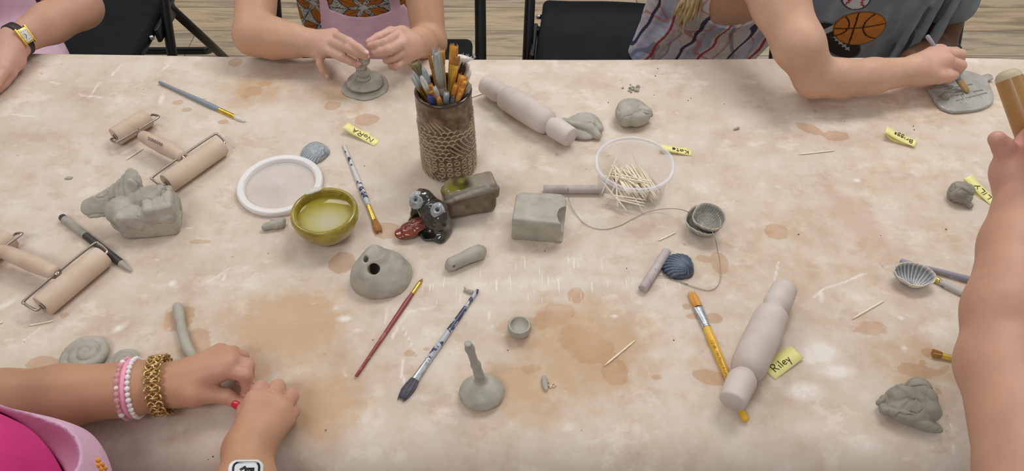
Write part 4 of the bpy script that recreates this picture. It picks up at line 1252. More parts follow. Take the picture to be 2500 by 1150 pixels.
def stem_base():
    b = W(1176, 965); S = Solid(mm(b, -34, -32, -2), mm(b, 34, 36, 100), .0009)
    f = lambda x, y, z: mm(b, x, y, z)
    S.ell(f(0, 0, 7), (.0255, .0235, .012), None, 0)
    S.ell(f(2, -2, 11), (.018, .016, .010), None, .008)
    h = solve_h(mm(b, -2, 4, 0), 822)
    H = h * 1000
    top = f(-13, 2, H * 1.0)
    S.chain([f(2, 6, 10), f(0, 6, 22), f(-5, 5, H * .5), f(-10, 4, H * .8), top], [.0085, .0056, .0050, .0042, .0033], .004)
    S.rough(.0010, 60, 5).rough(.0003, 200, 1).cut_below(T + .0004)
    clay('clay_stem_on_base', S, 'upright tapering clay stem on a round domed base', 'clay', b, group=CG)
stem_base()

def flakes():
    b = W(1330, 938); S = Solid(mm(b, -10, -16, -1), mm(b, 10, 16, 10), .0006)
    S.ell(mm(b, 0, 0, 2.5), (.0036, .0105, .0028), E(0, 12, 8), 0)
    S.cut_below(T + .0002)
    clay('clay_flake', S, 'thin leaf-shaped clay flake beside pale crumbs', 'clay', b, group=CG)
    b = W(1144, 713); S = Solid(mm(b, -10, -8, -1), mm(b, 10, 8, 9), .0006)
    S.cone(mm(b, -5, 1, 2), mm(b, 4, -2, 3), .0018, .0026, .001); S.cone(mm(b, -4, 2, 2), mm(b, -5, 4, 4), .0014, .001, .001)
    S.rough(.0005, 250, 2).cut_below(T + .0002)
    clay('clay_crumb', S, 'little hooked clay crumb at the end of the mottled paintbrush', 'clay', b, group=CG)
    b = W(1797, 317); S = Solid(mm(b, -8, -7, -1), mm(b, 8, 7, 8), .0006)
    S.cone(mm(b, -3, -1, 2), mm(b, 3, 2, 2), .0016, .002, .001); S.rough(.0005, 250, 2).cut_below(T + .0002)
    clay('clay_crumb', S, 'little clay crumb alone on the canvas below the reaching forearm', 'clay', b, group=CG)
    b = W(168, 436); S = Solid(mm(b, -9, -6, -1), mm(b, 9, 6, 6), .0006)
    S.ell(mm(b, 0, 0, 1), (.006, .0028, .0014), E(0, 0, 10), 0); S.rough(.0005, 250, 2).cut_below(T + .0002)
    clay('clay_crumb', S, 'flat clay crumb above the wooden stick pencil', 'clay', b, group=CG)
    def crumbs(spots, label, mat, big=1.0):
        V = []
        for (px, py) in spots:
            r = random.uniform(.0009, .0019) * big
            v = uvsphere(W(px, py, r * 700), (r * random.uniform(.8, 1.5), r * random.uniform(.8, 1.3), r), 6, 5)
            v[0][:] += rng.normal(0, r * .15, v[0].shape); V.append(v)
        loc = W(*spots[0])
        solo('clay_crumbs', join(V), mat, loc, label, 'crumbs', kind='stuff')
    crumbs([(1520 + random.gauss(22, 9), 215 + random.gauss(0, 4)) for _ in range(22)] + [(1555 + random.gauss(0, 4), 220 + random.gauss(0, 3)) for _ in range(7)], 'little heap of grey clay crumbs behind the cracked lump', MT['clay'], 1.3)
    MT['crumb_pale'] = plain('crumb_pale', C(214, 196, 160), .8)
    crumbs([(1346 + random.gauss(0, 5), 941 + random.gauss(0, 3)) for _ in range(16)], 'pinch of pale yellow crumbs beside the leaf-shaped flake', MT['crumb_pale'], .7)
    MT['crumb_dark'] = plain('crumb_dark', C(96, 86, 76), .8)
    sp = [(1066, 333), (1597, 232), (1606, 167), (1600, 185), (2062, 297), (2230, 308), (2232, 317), (2018, 250), (1485, 250), (1687, 240), (262, 463), (1420, 1050), (910, 830), (1240, 855), (430, 760), (520, 1115),
          (508, 1122), (1950, 572), (1330, 613), (2310, 560), (890, 405), (1768, 254), (350, 218), (655, 618), (1165, 880), (1530, 655), (795, 1050), (2150, 575), (1680, 245), (1645, 830)]
    crumbs(sp, 'dark clay specks scattered over the canvas', MT['crumb_dark'], .5)
flakes()

def coil():
    b = W(450, 810)
    pts = [W(434, 752, 6.5), W(440, 785, 6), W(449, 825, 6), W(462, 858, 6), W(480, 888, 6)]
    pth = smooth_path(pts, 6)
    S = Solid(pth.min(0) - .014, pth.max(0) + .014, .0009)
    n = len(pth); rr = np.interp(np.linspace(0, 1, n), [0, .12, .3, .6, 1], [.0066, .0068, .0055, .0060, .0058])
    S.chain(list(pth), list(rr), .001)
    S.rough(.0007, 80, 4).cut_below(T + .0004)
    clay('clay_coil', S, 'long bent grey clay coil beside the braceleted hand', 'clay', b, group=CG)
coil()

def spiral(cx, cy, R, r, turns, sq, label, start=0.0, seed=0):
    b = W(cx, cy); pts = []
    N = int(turns * 26)
    for i in range(N + 1):
        t = i / N; a = start + 2 * math.pi * turns * t
        rad = r * .4 + (R - r - r * .4) * t
        pts.append(b + np.array([rad * math.cos(a), rad * math.sin(a) * sq, r * .98 + .0025 * (1 - t)]))
    S = Solid(np.min(pts, 0) - r * 1.5, np.max(pts, 0) + r * 1.5, .0009)
    S.chain(pts, [r] * len(pts), .0004)
    S.rough(.0006, 80, seed).cut_below(T + .0004)
    clay('clay_spiral', S, label, 'clay', b, group='coiled clay spirals')
spiral(217, 874, .0325, .0056, 2.4, .95, 'larger coiled clay spiral', 2.3, 3)
spiral(308, 888, .0222, .0037, 2.5, .95, 'smaller coiled clay spiral tucked against the larger one', 3.0, 5)

# slab being scored
def slab():
    b = W(2343, 238)
    out = [(2262, 222), (2272, 240), (2283, 258), (2298, 271), (2325, 279), (2360, 277), (2395, 271), (2418, 258), (2424, 243), (2416, 220), (2400, 198), (2380, 186), (2350, 178), (2320, 185), (2295, 205)]
    pl = np.array([W(*q)[:2] for q in out])
    r = root('clay_slab', b, 'wet grey clay slab scored with cut lines under the painted hand', 'clay', CG)
    S = Solid([*(pl.min(0) - .008), T - .002], [*(pl.max(0) + .008), T + .013], .0008)
    X = (S.lo[0] + S.h * np.arange(S.n[0]))[:, None]; Y = (S.lo[1] + S.h * np.arange(S.n[1]))[None, :]
    # distance to a smoothed outline
    q = smooth_path([np.array([*p, 0]) for p in list(pl) + [pl[0]]], 5)[:-1, :2]
    d = np.full((S.n[0], S.n[1]), 1e3); inside = np.zeros((S.n[0], S.n[1]), bool)
    for i in range(len(q)):
        a, c = q[i], q[(i + 1) % len(q)]
        e = c - a; t = np.clip(((X - a[0]) * e[0] + (Y - a[1]) * e[1]) / (e @ e), 0, 1)
        d = np.minimum(d, np.hypot(X - a[0] - t * e[0], Y - a[1] - t * e[1]))
        cond = ((a[1] <= Y) & (c[1] > Y)) | ((c[1] <= Y) & (a[1] > Y))
        inside ^= cond & (X < a[0] + (Y - a[1]) / (e[1] if abs(e[1]) > 1e-12 else 1e-12) * e[0])
    d = np.where(inside, -d, d)
    Z = (S.lo[2] + S.h * np.arange(S.n[2]))[None, None, :]
    dz = np.abs(Z - (T + .0034)) - .0032
    qx, qz = d[:, :, None] + .0025, dz + .0025
    S.F = (np.hypot(np.maximum(qx, 0), np.maximum(qz, 0)) + np.minimum(np.maximum(qx, qz), 0) - .0025).astype(np.float32)
    for a, c in [((2278, 224), (2372, 207)), ((2322, 236), (2398, 221)), ((2336, 247), (2408, 228)), ((2312, 232), (2350, 222))]:
        S.cone(W(*a, 5.4), W(*c, 5.4), .0015, .0015, .0005, mode='sub')
    for a, c in [((2312, 222), (2325, 231)), ((2336, 224), (2350, 238)), ((2350, 232), (2362, 244)), ((2378, 226), (2386, 232)), ((2392, 234), (2406, 248)), ((2340, 238), (2358, 252)), ((2366, 240), (2376, 246)), ((2322, 208), (2330, 216))]:
        S.cone(W(*a, 6), W(*c, 6), .0010, .0010, .0004, mode='sub')
    S.ell(W(2287, 240, 8), (.006, .004, .003), None, .001, 'sub')
    S.rough(.0006, 80, 5).rough(.0003, 220, 3)
    t = NT('wet_clay'); v = t.coord(); f = t.noise(v, 40, 4)
    t.base(t.ramp(f, [(0.3, C(150, 148, 142)), (0.7, C(178, 175, 168))])); t.set(Roughness=.28, Coat_Weight=.4, Coat_Roughness=.12); t.bump(t.noise(v, 150, 3), .4, .001)
    MT['wet_clay'] = t.m
    part('slab', S.mesh(), MT['wet_clay'], r)
    k = W(2302, 247)
    part('knob', xf(lathe([(0, .004), (.0062, .004), (.0068, .006), (.0064, .013), (.005, .0155), (0, .016)], 20), None, k), MT['clay_dark'], r)
    S2 = Solid(W(2400, 196) - .04, W(2400, 196) + .04, .001)
    S2.box(W(2400, 193, 4), (.0150, .0075, .0020), E(0, -6, 22), .0015, 0)
    S2.ell(W(2412, 186, 4), (.009, .006, .0018), E(0, 0, 30), .001)
    S2.rough(.0008, 150, 4).cut_below(T + .0004)
    part('leaf_scrap', S2.mesh(), MT['wet_clay'], r)
slab()

# standing coil sculpture in the middle child's hands
SCB = W(892, 213)
def sculpture():
    b = SCB; f = lambda x, y, z: mm(b, x, y, z)
    r = root('clay_coil_sculpture', b, 'stacked grey clay sculpture with a coiled column between two hands', 'clay', CG)
    S = Solid(f(-46, -44, -2), f(46, 44, 12), .0010)
    S.ell(f(0, 0, 1.5), (.0385, .036, .0045), None, 0)
    S.rough(.0022, 40, 3).rough(.0006, 150, 2).cut_below(T + .0004)
    Z = S.lo[2] + S.h * np.arange(S.n[2]); S.F = np.maximum(S.F, (Z - (T + .0052))[None, None, :].astype(np.float32))
    part('base_slab', S.mesh(), MT['clay'], r)
    S = Solid(f(-36, -34, 2), f(36, 36, 22), .0009)
    S.ell(f(0, 3, 9), (.0300, .028, .0068), None, 0)
    S.box(f(-20, -10, 12), (.0012, .010, .008), E(0, 0, -14), .0008, .0006, 'sub')
    S.cone(f(14, 20, 16), f(24, 4, 15), .0011, .0011, .0006, mode='sub')
    S.rough(.0014, 55, 7)
    part('upper_disc', S.mesh(), MT['clay'], r)
    for i, (x, y, z, rx, rz, tl) in enumerate([(-1, 3, 18, .0125, .0058, 0), (0, 3, 28, .0118, .0085, 4), (-1, 3, 41, .0105, .0085, -24), (5, 3, 51, .0095, .0085, 26), (2, 3, 60, .0075, .0075, 0)]):
        S = Solid(f(x - 17, y - 17, z - 15), f(x + 17, y + 17, z + 15), .0008)
        S.ell(f(x, y, z), (rx, rx * .95, rz), E(0, tl, 0), 0); S.rough(.0006, 90, i)
        part('coil_ring', S.mesh(), MT['clay'], r)
sculpture()

# ------------------------------------------------------------------ glazed monster and glazed block
def monster():
    b = W(1054, 560); f = lambda x, y, z: mm(b, x, y, z)
    MT['black_glaze'] = mottled('black_glaze', [C(26, 22, 22), C(44, 40, 36), C(66, 62, 54)], 60, .12, 4, .35, 90, .0016, coat=.8)
    MT['eye_glaze'] = mottled('eye_glaze', [C(112, 118, 120), C(150, 156, 158), C(184, 188, 188)], 90, .2, 3, .3, 160, .001, coat=.5)
    MT['tongue_glaze'] = mottled('tongue_glaze', [C(92, 32, 16), C(120, 48, 26), C(134, 62, 36)], 50, .16, 3, .2, 120, .001, coat=.7)
    MT['pupil'] = plain('pupil', C(12, 14, 16), .1, coat=.6)
    r = root('glazed_monster', b, 'glossy black ceramic monster with bulging grey eyes and red tongue', 'figurine')
    S = Solid(f(-44, -40, -2), f(34, 52, 70), .0010)
    S.ell(f(6, 6, 16), (.020, .022, .022), None, 0)
    S.ell(f(0, 10, 30), (.018, .018, .016), None, .006)
    S.ell(f(14, -4, 22), (.013, .016, .022), None, .006)
    S.ell(f(-12, 20, 38), (.0155, .015, .0155), None, .005)
    S.ell(f(11, 2, 36), (.0135, .0125, .0125), None, .004)
    S.cone(f(-24, 12, 4), f(-20, 18, 24), .006, .007, .005)
    S.cone(f(-6, -16, 4), f(14, -18, 4), .007, .007, .006)
    S.cone(f(-26, 10, 4), f(-8, -14, 3), .005, .006, .004)
    S.cone(f(15, -18, 3), f(22, -2, 6), .008, .008, .006)
    S.ell(f(-18, -2, 14), (.015, .013, .013), E(0, 0, 30), .002, 'sub')
    S.ell(f(-2, -16, 9), (.009, .010, .006), None, .002, 'sub')
    S.rough(.0016, 90, 3).rough(.0006, 240, 5).cut_below(T + .0004)
    part('body', S.mesh(), MT['black_glaze'], r)
    St = Solid(f(-56, -36, 0), f(12, 24, 30), .0010)
    St.chain([f(2, 4, 18), f(-14, -3, 15), f(-28, -10, 10), f(-38, -14, 7)], [.010, .0115, .0125, .0105], .004, (0.2, 0.1, 1), .42)
    St.cone(f(-12, -3, 22), f(-32, -11, 15.5), .0022, .0022, .002, mode='sub')
    St.rough(.0006, 100, 2).cut_below(T + .0005)
    part('tongue', St.mesh(), MT['tongue_glaze'], r)
    for (x, y, z, rr, nx, ny, nzz) in ((-17, 12, 44.5, .0112, -.25, -.62, .75), (11.5, -5, 42.5, .0096, .0, -.62, .78)):
        n = unit((nx, ny, nzz)); c = f(x, y, z)
        Se = Solid(c - .02, c + .02, .0007)
        M = align((0, 0, 0), n)
        Se.ell(c, (rr, rr * 1.12, rr * .5), M, 0)
        for k in range(14):
            a = 2 * math.pi * k / 14
            Se.ell(c + M @ (np.array([math.cos(a) * rr * .46, math.sin(a) * rr * .46, rr * .46])), (.0016,) * 3, None, .0012)
        Se.ell(c + n * rr * .6, (.0024,) * 3, None, .001, 'sub')
        Se.rough(.0006, 200, 3)
        e = part('eye', Se.mesh(), MT['eye_glaze'], r)
        part('pupil', uvsphere(c + n * rr * .38, .0021, 10, 8), MT['pupil'], e)
monster()
def glazed_block():
    b = W(1147, 510); f = lambda x, y, z: mm(b, x, y, z)
    R = E(0, 0, 14)
    S = Solid(f(-54, -34, -2), f(54, 46, 62), .0011)
    g = lambda x, y, z: b + R @ (np.array([x, y, z]) / 1000)
    S.box(g(0, 2, 21), (.036, .0165, .0225), R @ E(-8, 2, 0), .010, 0)
    S.box(g(4, 6, 40), (.033, .017, .006), R @ E(-6, -3, 0), .005, .003)
    S.chain([g(-33, -12, 30), g(-20, -14, 37), g(4, -13, 41), g(24, -12, 43), g(36, -8, 38), g(37, -6, 24)], [.0042, .0040, .0038, .0040, .0046, .003], .0015)
    S.ell(g(-26, 4, 38), (.012, .011, .007), None, .004)
    S.rough(.0014, 60, 4).rough(.0005, 170, 2).cut_below(T + .0004)
    V, F = S.mesh()
    q = (V - b) @ R * 1000
    up = np.clip((q[:, 2] - 33 + .25 * q[:, 0]) / 6, 0, 1) * np.clip((8 - q[:, 0]) / 12, 0, 1) * np.clip((q[:, 1] + 10) / 5, 0, 1)
    side = np.clip((-q[:, 0] - 29) / 4, 0, 1) * np.clip((q[:, 1] + 8) / 6, 0, 1)
    gl = np.clip(np.maximum(up, side) + .25 * noise_p(V, 110, 2), 0, 1)[:, None]
    n1 = np.clip(.5 + noise_p(V, 120, 4), 0, 1)[:, None]
    green = C3(50, 46, 28) * (1 - n1) + C3(112, 106, 38) * n1
    brown = C3(108, 92, 74) * (1 - n1) + C3(128, 112, 94) * n1
    rim = np.clip((q[:, 2] - 34) / 6, 0, 1)[:, None]
    brown = brown * (1 - rim) + C3(138, 128, 114) * rim
    col = np.hstack([brown * (1 - gl) + green * gl, gl])
    t = NT('half_glazed_clay'); a = t.attr(); t.base(a.outputs['Color'])
    rg = t.n('ShaderNodeMapRange'); t.link(a.outputs['Alpha'], rg.inputs[0]); rg.inputs[3].default_value = .55; rg.inputs[4].default_value = .1
    t.link(rg.outputs[0], t.b.inputs['Roughness']); t.bump(t.noise(t.coord(), 160, 3), .25, .001)
    MT['half_glazed'] = t.m
    solo('glazed_clay_block', (V, F), t.m, b, 'brown clay loaf with glossy green glaze on top, leaning at the cup foot', 'ceramic', col=col)
glazed_block()

# ------------------------------------------------------------------ shells
def shell_geo(Wd, Ln, H, ribs, amp, nt=380, nr=18, scall=.02):
    """cupped valve: hinge at the origin, margin towards +y, bulging to +z; ribs fan out from the hinge"""
    th = np.linspace(0, 2 * np.pi, nt, endpoint=False)[None, :]; r = (np.arange(1, nr + 1) / nr)[:, None]
    back = np.maximum(0, -np.cos(th))
    x = Wd / 2 * np.sin(th) * r * (1 - .34 * back ** 1.5); y = Ln / 2 * (1 + np.cos(th) * r)
    phi = np.arctan2(x, y + .03 * Ln)
    ridge = .5 + .5 * np.cos(phi / 1.15 * np.pi * ribs)
    k = 1 + scall * (ridge - .5) * 2 * r ** 6 * (np.cos(th) > -.6)
    x = x * k; y = Ln / 2 + (y - Ln / 2) * k
    z = H * np.clip(1 - r ** 2.3, 0, 1) ** .62 * (1 - .30 * np.cos(th) * r)
    z = z + amp * ridge * np.clip(r * 1.5, 0, 1) * (np.hypot(x, y) / Ln > .12)
    hinge = np.clip((.16 - np.hypot(x, y) / Ln) / .06, 0, 1)
    V = np.vstack([[[0, Ln / 2, H]], np.stack([x, y, z], -1).reshape(-1, 3)])
    info = np.vstack([[[.5, 0, 0]], np.stack([ridge, r + 0 * th, hinge], -1).reshape(-1, 3)])
    F = [(0, 1 + (i + 1) % nt, 1 + i) for i in range(nt)]
    for j in range(nr - 1):
        for i in range(nt):
            a, b_ = 1 + j * nt + i, 1 + j * nt + (i + 1) % nt
            F.append((a, b_, b_ + nt, a + nt))
    return V, F, info
def shell_obj(name, geo, M, pos, crest, trough, edge, label, cat='shell', rough=.45, flipcol=False, parent=None, band=None):
    V, F, info = geo
    rd, v = info[:, :1], info[:, 1:2]
    n = .5 + .5 * noise_p(V, 260, 3)[:, None]
    col = trough * (1 - rd) + crest * rd
    col = col * (.86 + .28 * n)
    e = np.clip((v - .9) / .1, 0, 1); col = col * (1 - e * .7) + edge * e * .7
    h = np.clip(info[:, 2:3], 0, 1); col = col * (1 - h) + edge * h
    if band is not None:
        bb = np.clip(.5 + .5 * np.sin(v * 34 + 2 * n), 0, 1) * .35; col = col * (1 - bb) + band * bb
    if 'shell' not in MT: MT['shell'] = vcol_mat('shell', .42, .3, 500, .0004, coat=.1, var=.1, vscale=200)
    W3 = V @ M.T
    W3 = W3 + np.asarray(pos)
    W3[:, 2] += T + .0004 - W3[:, 2].min() if parent is None else 0
    if parent is not None: o = part(name, (W3, F), MT['shell'], parent, col=col)
    else: o = solo(name, (W3, F), MT['shell'], [*np.asarray(pos)[:2], T], label, cat, 'seashells on the canvas', col=col)
    md = o.modifiers.new('thickness', 'SOLIDIFY'); md.thickness = .0012; md.offset = -1
    return o
def fan_frame(h_px, m_px):                # hinge pixel, far margin pixel on the table
    a, b = W(*h_px), W(*m_px); y = unit((b - a) * np.array([1, 1, 0])); x = np.cross(y, [0, 0, 1.0])
    return a, np.stack([x, y, np.array([0, 0, 1.0])], 1), np.linalg.norm((b - a)[:2])
# hinge right, fan to the left
p, M, L = fan_frame((806, 372), (734, 380))
shell_obj('ribbed_shell', shell_geo(.047, L, .013, 22, .0009), M, p, C3(196, 200, 198), C3(112, 126, 138), C3(176, 182, 184), 'pale blue-grey ribbed shell against the plastic lid', band=C3(120, 134, 146))
p, M, L = fan_frame((1690, 676), (1622, 634))
shell_obj('ribbed_shell', shell_geo(.045, L, .015, 17, .0013, scall=.03), M, p, C3(104, 122, 140), C3(40, 50, 64), C3(60, 70, 84), 'dark slate-blue ribbed shell beside the wire cutter handle', band=C3(56, 70, 86))
# open white shell seen from inside
p, M, L = fan_frame((2226, 716), (2218, 664))
Mi = M @ np.diag([1.0, 1.0, -1.0]) @ rotx(math.radians(-6))
o = shell_obj('open_shell', shell_geo(.052, L * 1.02, .015, 15, .0013, scall=.03), Mi, p, C3(206, 206, 200), C3(96, 108, 118), C3(226, 216, 200), 'white and slate open shell lying hollow side up')
o.modifiers[0].offset = 1
# two cupped shells nested
rs = root('nested_shells', W(1716, 562), 'pair of nested cupped grey shells stacked hollow side up', 'shells', 'seashells on the canvas')
p, M, L = fan_frame((1676, 568), (1752, 556))
for k, (dx, dz, tilt, sc) in enumerate(((-.004, .0200, -2, 1.05), (.004, .0262, -5, .95))):
    Mi = M @ rotx(math.radians(-tilt)) @ np.diag([1.0, 1.0, -1.0])
    g = shell_geo(.052 * sc, (L * .98 if k else L * 1.06), .019, 26, .0006, scall=.012)
    o = shell_obj('cupped_shell', g, Mi, [p[0] + dx, p[1], T + dz], C3(178, 174, 160), C3(120, 118, 112), C3(196, 190, 170), None, parent=rs, band=C3(108, 106, 104))
    o.modifiers[0].offset = 1

# ------------------------------------------------------------------ wire clay cutter
def cutter():
    r = root('wire_clay_cutter', W(1575, 600), 'wire clay cutter with two grey wooden toggle handles', 'wire cutter')
    for a, b in ((W(1327, 462, 6.2), W(1478, 463, 6.2)), (W(1628, 613, 6.2), W(1569, 706, 6.2))):
        L = np.linalg.norm(b - a); R = .0062
        part('handle', xf(lathe([(0, 0), (R * .9, 0), (R, .0008), (R, L - .0008), (R * .9, L), (0, L)], 18), align(a, b), a), MT['wood_dowel'], r, auto=50)
    MT['wire'] = plain('wire', C(150, 140, 128), .35, .6)
    px = [(1387, 458, 12.6), (1386, 470, 9), (1390, 492, 4), (1404, 520, 2), (1430, 548, 1.5), (1470, 560, 1.2), (1510, 552, 1.2), (1545, 534, 1.5), (1580, 518, 2.5), (1620, 510, 6), (1660, 511, 14), (1690, 522, 24), (1712, 535, 27.5), (1733, 555, 27.5), (1745, 580, 27),
          (1752, 612, 12), (1758, 645, 4), (1759, 680, 1.5), (1750, 700, 1.2), (1732, 709, 1.2), (1705, 704, 1.2), (1670, 692, 1.2), (1640, 680, 1.6), (1615, 665, 4), (1600, 657, 12.6)]
    part('wire', tube(smooth_path([W(*q) for q in px], 5), .00045, 6), MT['wire'], r)
    part('wire_loop', tube(smooth_path([W(1600, 657, 12.6), W(1593, 668, 6), W(1606, 672, 3), W(1640, 678, 1.6), W(1680, 694, 1.2)], 6), .0004, 6), MT['wire'], r)
cutter()

# ------------------------------------------------------------------ yellow paper name tags with handwriting
GLY = {  # strokes in a unit box, x advance
 'N': ([[(0, 0), (0, 1), (.6, 0), (.6, 1)]], .8), 'o': ([[(.25, 0), (.02, .2), (.08, .5), (.3, .55), (.48, .3), (.25, 0)]], .65),
 'R': ([[(0, 0), (0, 1), (.3, 1.0), (.5, .86), (.48, .64), (.3, .52), (.04, .48)], [(.2, .48), (.55, 0)]], .75), 'A': ([[(0, 0), (.3, 1), (.58, 0)], [(.12, .38), (.48, .38)]], .75),
 'K': ([[(0, 0), (0, 1)], [(.5, .95), (.04, .45), (.55, 0)]], .7), 'a': ([[(.45, .5), (.2, .55), (.02, .25), (.2, 0), (.45, .3), (.45, .55), (.5, 0)]], .65),
 't': ([[(.2, .95), (.2, .1), (.35, 0)], [(0, .62), (.42, .62)]], .55), 'e': ([[(.05, .28), (.45, .3), (.4, .52), (.15, .52), (.02, .22), (.2, 0), (.45, .08)]], .62),
 'B': ([[(0, 0), (0, 1), (.4, .9), (.42, .62), (.05, .52), (.5, .42), (.5, .1), (0, 0)]], .68), 'r': ([[(.05, .55), (.08, 0)], [(.08, .35), (.25, .55), (.4, .5)]], .5),
 'i': ([[(.1, .52), (.1, 0)], [(.1, .76), (.11, .8)]], .3), 'g': ([[(.42, .5), (.15, .52), (.04, .25), (.2, .05), (.42, .3), (.42, .5), (.42, -.25), (.2, -.4), (.02, -.25)]], .6),
 's': ([[(.4, .5), (.15, .52), (.08, .36), (.36, .2), (.3, .02), (.02, .04)]], .5), 'L': ([[(0, 1), (0, 0), (.5, .02)]], .68), 'I': ([[(.1, 1), (.1, 0)]], .38),
 'Y': ([[(0, 1), (.28, .5)], [(.58, 1), (.18, 0)]], .7), 'l': ([[(.1, .95), (.1, 0)]], .32), 'y': ([[(.02, .52), (.22, .08)], [(.45, .52), (.1, -.4)]], .6)}
MT['paper_yellow'] = mottled('paper_yellow', [C(238, 232, 150), C(246, 240, 166)], 30, .75)
def name_tag(p0, p1, wid, text, label, u0, u1, size, lift=(0.0, 0.0), under=None, sag=.0015, voff=.28, flip_under=True):
    a, b = W(*p0, .6), W(*p1, .6); d = b - a; L = np.linalg.norm(d[:2]); x = unit([d[0], d[1], 0]); y = np.cross([0, 0, 1.0], x)
    def s(u, v):                         # u along 0..1, v across -0.5..0.5
        z = .0008 + lift[0] * (1 - u) ** 2 + lift[1] * u ** 2 + sag * math.sin(u * math.pi)
        return np.array([*(a + x * u * L + y * v * wid)[:2], T + z])
    r = root('paper_name_tag', [*((a + b) / 2)[:2], T], label, 'name tag', 'yellow paper name tags')
    n = 16; V = []; F = []
    for i in range(n + 1):
        for v in (-.5, .5): V.append(s(i / n, v))
    for i in range(n): F.append((2 * i, 2 * i + 2, 2 * i + 3, 2 * i + 1))
    o = part('paper_strip', (np.array(V), F), MT['paper_yellow'], r)
    md = o.modifiers.new('thickness', 'SOLIDIFY'); md.thickness = .0003
    if under:
        V2 = []
        ln, ang, at = under
        e = s(at, 0); ca, sa = math.cos(math.radians(ang)), math.sin(math.radians(ang))
        x2 = x * ca + y * sa; y2 = -x * sa + y * ca
        for i in range(9):
            u = i / 8
            for v in (-.5, .5):
                q = e + x2 * ln * u + y2 * v * wid; q[2] = T + .0006 + (e[2] - T - .0006) * max(0, 1 - 2.2 * u) ** 2 * (.9)
                V2.append(q)
        F2 = [(2 * i, 2 * i + 2, 2 * i + 3, 2 * i + 1) for i in range(8)]
        o2 = part('folded_strip', (np.array(V2), F2), MT['paper_yellow'], r)
        md = o2.modifiers.new('thickness', 'SOLIDIFY'); md.thickness = .0003
    tot = sum(GLY[c][1] for c in text); cx = 0; geo = []
    for c in text:
        st, adv = GLY[c]
        for poly in st:
            pts = []
            for q0, q1 in zip(poly, poly[1:]):
                for k in range(3): pts.append((q0[0] + (q1[0] - q0[0]) * k / 3, q0[1] + (q1[1] - q0[1]) * k / 3))
            pts.append(poly[-1])
            P3 = [s(u0 + (u1 - u0) * (cx + px_) / tot, (-voff + py_ * size)) + np.array([0, 0, .00045]) for px_, py_ in pts]
            geo.append(tube(P3, .00048, 6))
        cx += adv
    part('handwriting', join(geo), MT['black_ink'], r)
name_tag((921, 350), (846, 318), .0145, 'NoRA', 'curled yellow paper name tag beside the chipped paintbrush', .16, .80, .55, (0.0, .010), (.036, 192, .96))
name_tag((1688, 374), (1612, 366), .0125, 'Kate', 'yellow paper name tag tucked behind the clear tub', .10, .66, .6, (0.0, .006), (.040, 188, .96))
name_tag((2234, 354), (2157, 330), .0175, 'Briggs', 'yellow paper name tag lying alone in front of the wet scored slab', .12, .74, .5, (0.003, .012), (.034, 184, .98))
name_tag((2428, 496), (2355, 444), .0165, 'LILY', 'yellow paper name tag partly hidden by the foreground arm', .18, .72, .5, (0.0, .010), (.034, 176, .98))
name_tag((1876, 912), (1945, 862), .0205, 'Riley', 'yellow paper name tag beside the lower rolling pin', .16, .72, .48, (0.0, .003), (.034, 172, .98), voff=.2)
# ------------------------------------------------------------------ people
def skin_mat(name): 
    return vcol_mat(name, .5, .18, 420, .0004, sss=.12, spec=.4, var=.06, vscale=30)
MT['skin'] = skin_mat('skin')
def hand(S, wrist, fingers, thumb, fr=.0072, palm=.0105, wr=.017, kf=.0022):
    """fingers: four lists [mcp, pip, dip, tip]; thumb: [cmc, mcp, ip, tip]"""
    wrist = np.asarray(wrist)
    M = [np.asarray(f[0]) for f in fingers]
    for m in M: S.cone(wrist, m, wr, palm, .010)
    for a, b in zip(M, M[1:]): S.cone(a + (wrist - a) * .12, b + (wrist - b) * .12, palm * .88, palm * .88, .005)
    S.cone(wrist, thumb[0], wr * .85, palm * 1.15, .010)
    S.cone(thumb[0], (M[0] + wrist) / 2, palm * 1.1, palm, .010)
    sc = [1.0, 1.04, .98, .86]
    for f, s in zip(fingers, sc):
        p = [np.asarray(q) for q in f]; r = fr * s
        S.chain(p, [r * 1.10, r * 1.03, r * .93, r * .80], kf)
    p = [np.asarray(q) for q in thumb]
    S.cone(p[0], p[1], palm * 1.15, fr * 1.22, .006)
    S.chain(p[1:], [fr * 1.22, fr * 1.12, fr * .92], .003)
def skin_col(V, base, hands=(), pink=C3(214, 160, 148), dust=C3(198, 188, 176), dust_amt=.0):
    """natural tone; fingers and knuckles a little pinker, clay dust where the hands work"""
    c = np.tile(base, (len(V), 1)) * (1 + .05 * noise_p(V, 22, 3))[:, None]
    for p, r in hands:
        w = np.clip(1.25 - np.linalg.norm(V - np.asarray(p), axis=1) / r, 0, 1)[:, None] * .75
        c = c * (1 - w) + pink * w
        if dust_amt:
            d = np.clip((noise_p(V, 90, 6) + .35 * noise_p(V, 300, 2) - .10) * 3, 0, 1)[:, None] * w * dust_amt
            c = c * (1 - d) + dust * d
    return c
def nail(tip, dip, up, r, mat, parent, ln=1.3):
    tip, dip = np.asarray(tip), np.asarray(dip); x = unit(tip - dip); n = unit(np.asarray(up) - x * (np.asarray(up) @ x)); y = np.cross(n, x)
    R = np.stack([x, y, n], 1)
    V, F = uvsphere((0, 0, 0), (r * ln * .62, r * .62, r * .22), 12, 8)
    part('fingernail', xf((V, F), R, tip + n * r * .84 + x * r * .22), mat, parent)
MT['nail'] = plain('nail', C(218, 174, 156), .35)
MT['nail_red'] = plain('nail_red', C(206, 44, 66), .22, coat=.4)
MT['cloth'] = vcol_mat('cloth', .85, .35, 700, .0005, spec=.2, var=.05, vscale=60)
def torso(S, pts, rad, flat=.74, n=(0, 1, 0), grow=0.0, k=.03):
    S.chain([np.asarray(p) for p in pts], [r + grow for r in rad], k, n, flat)
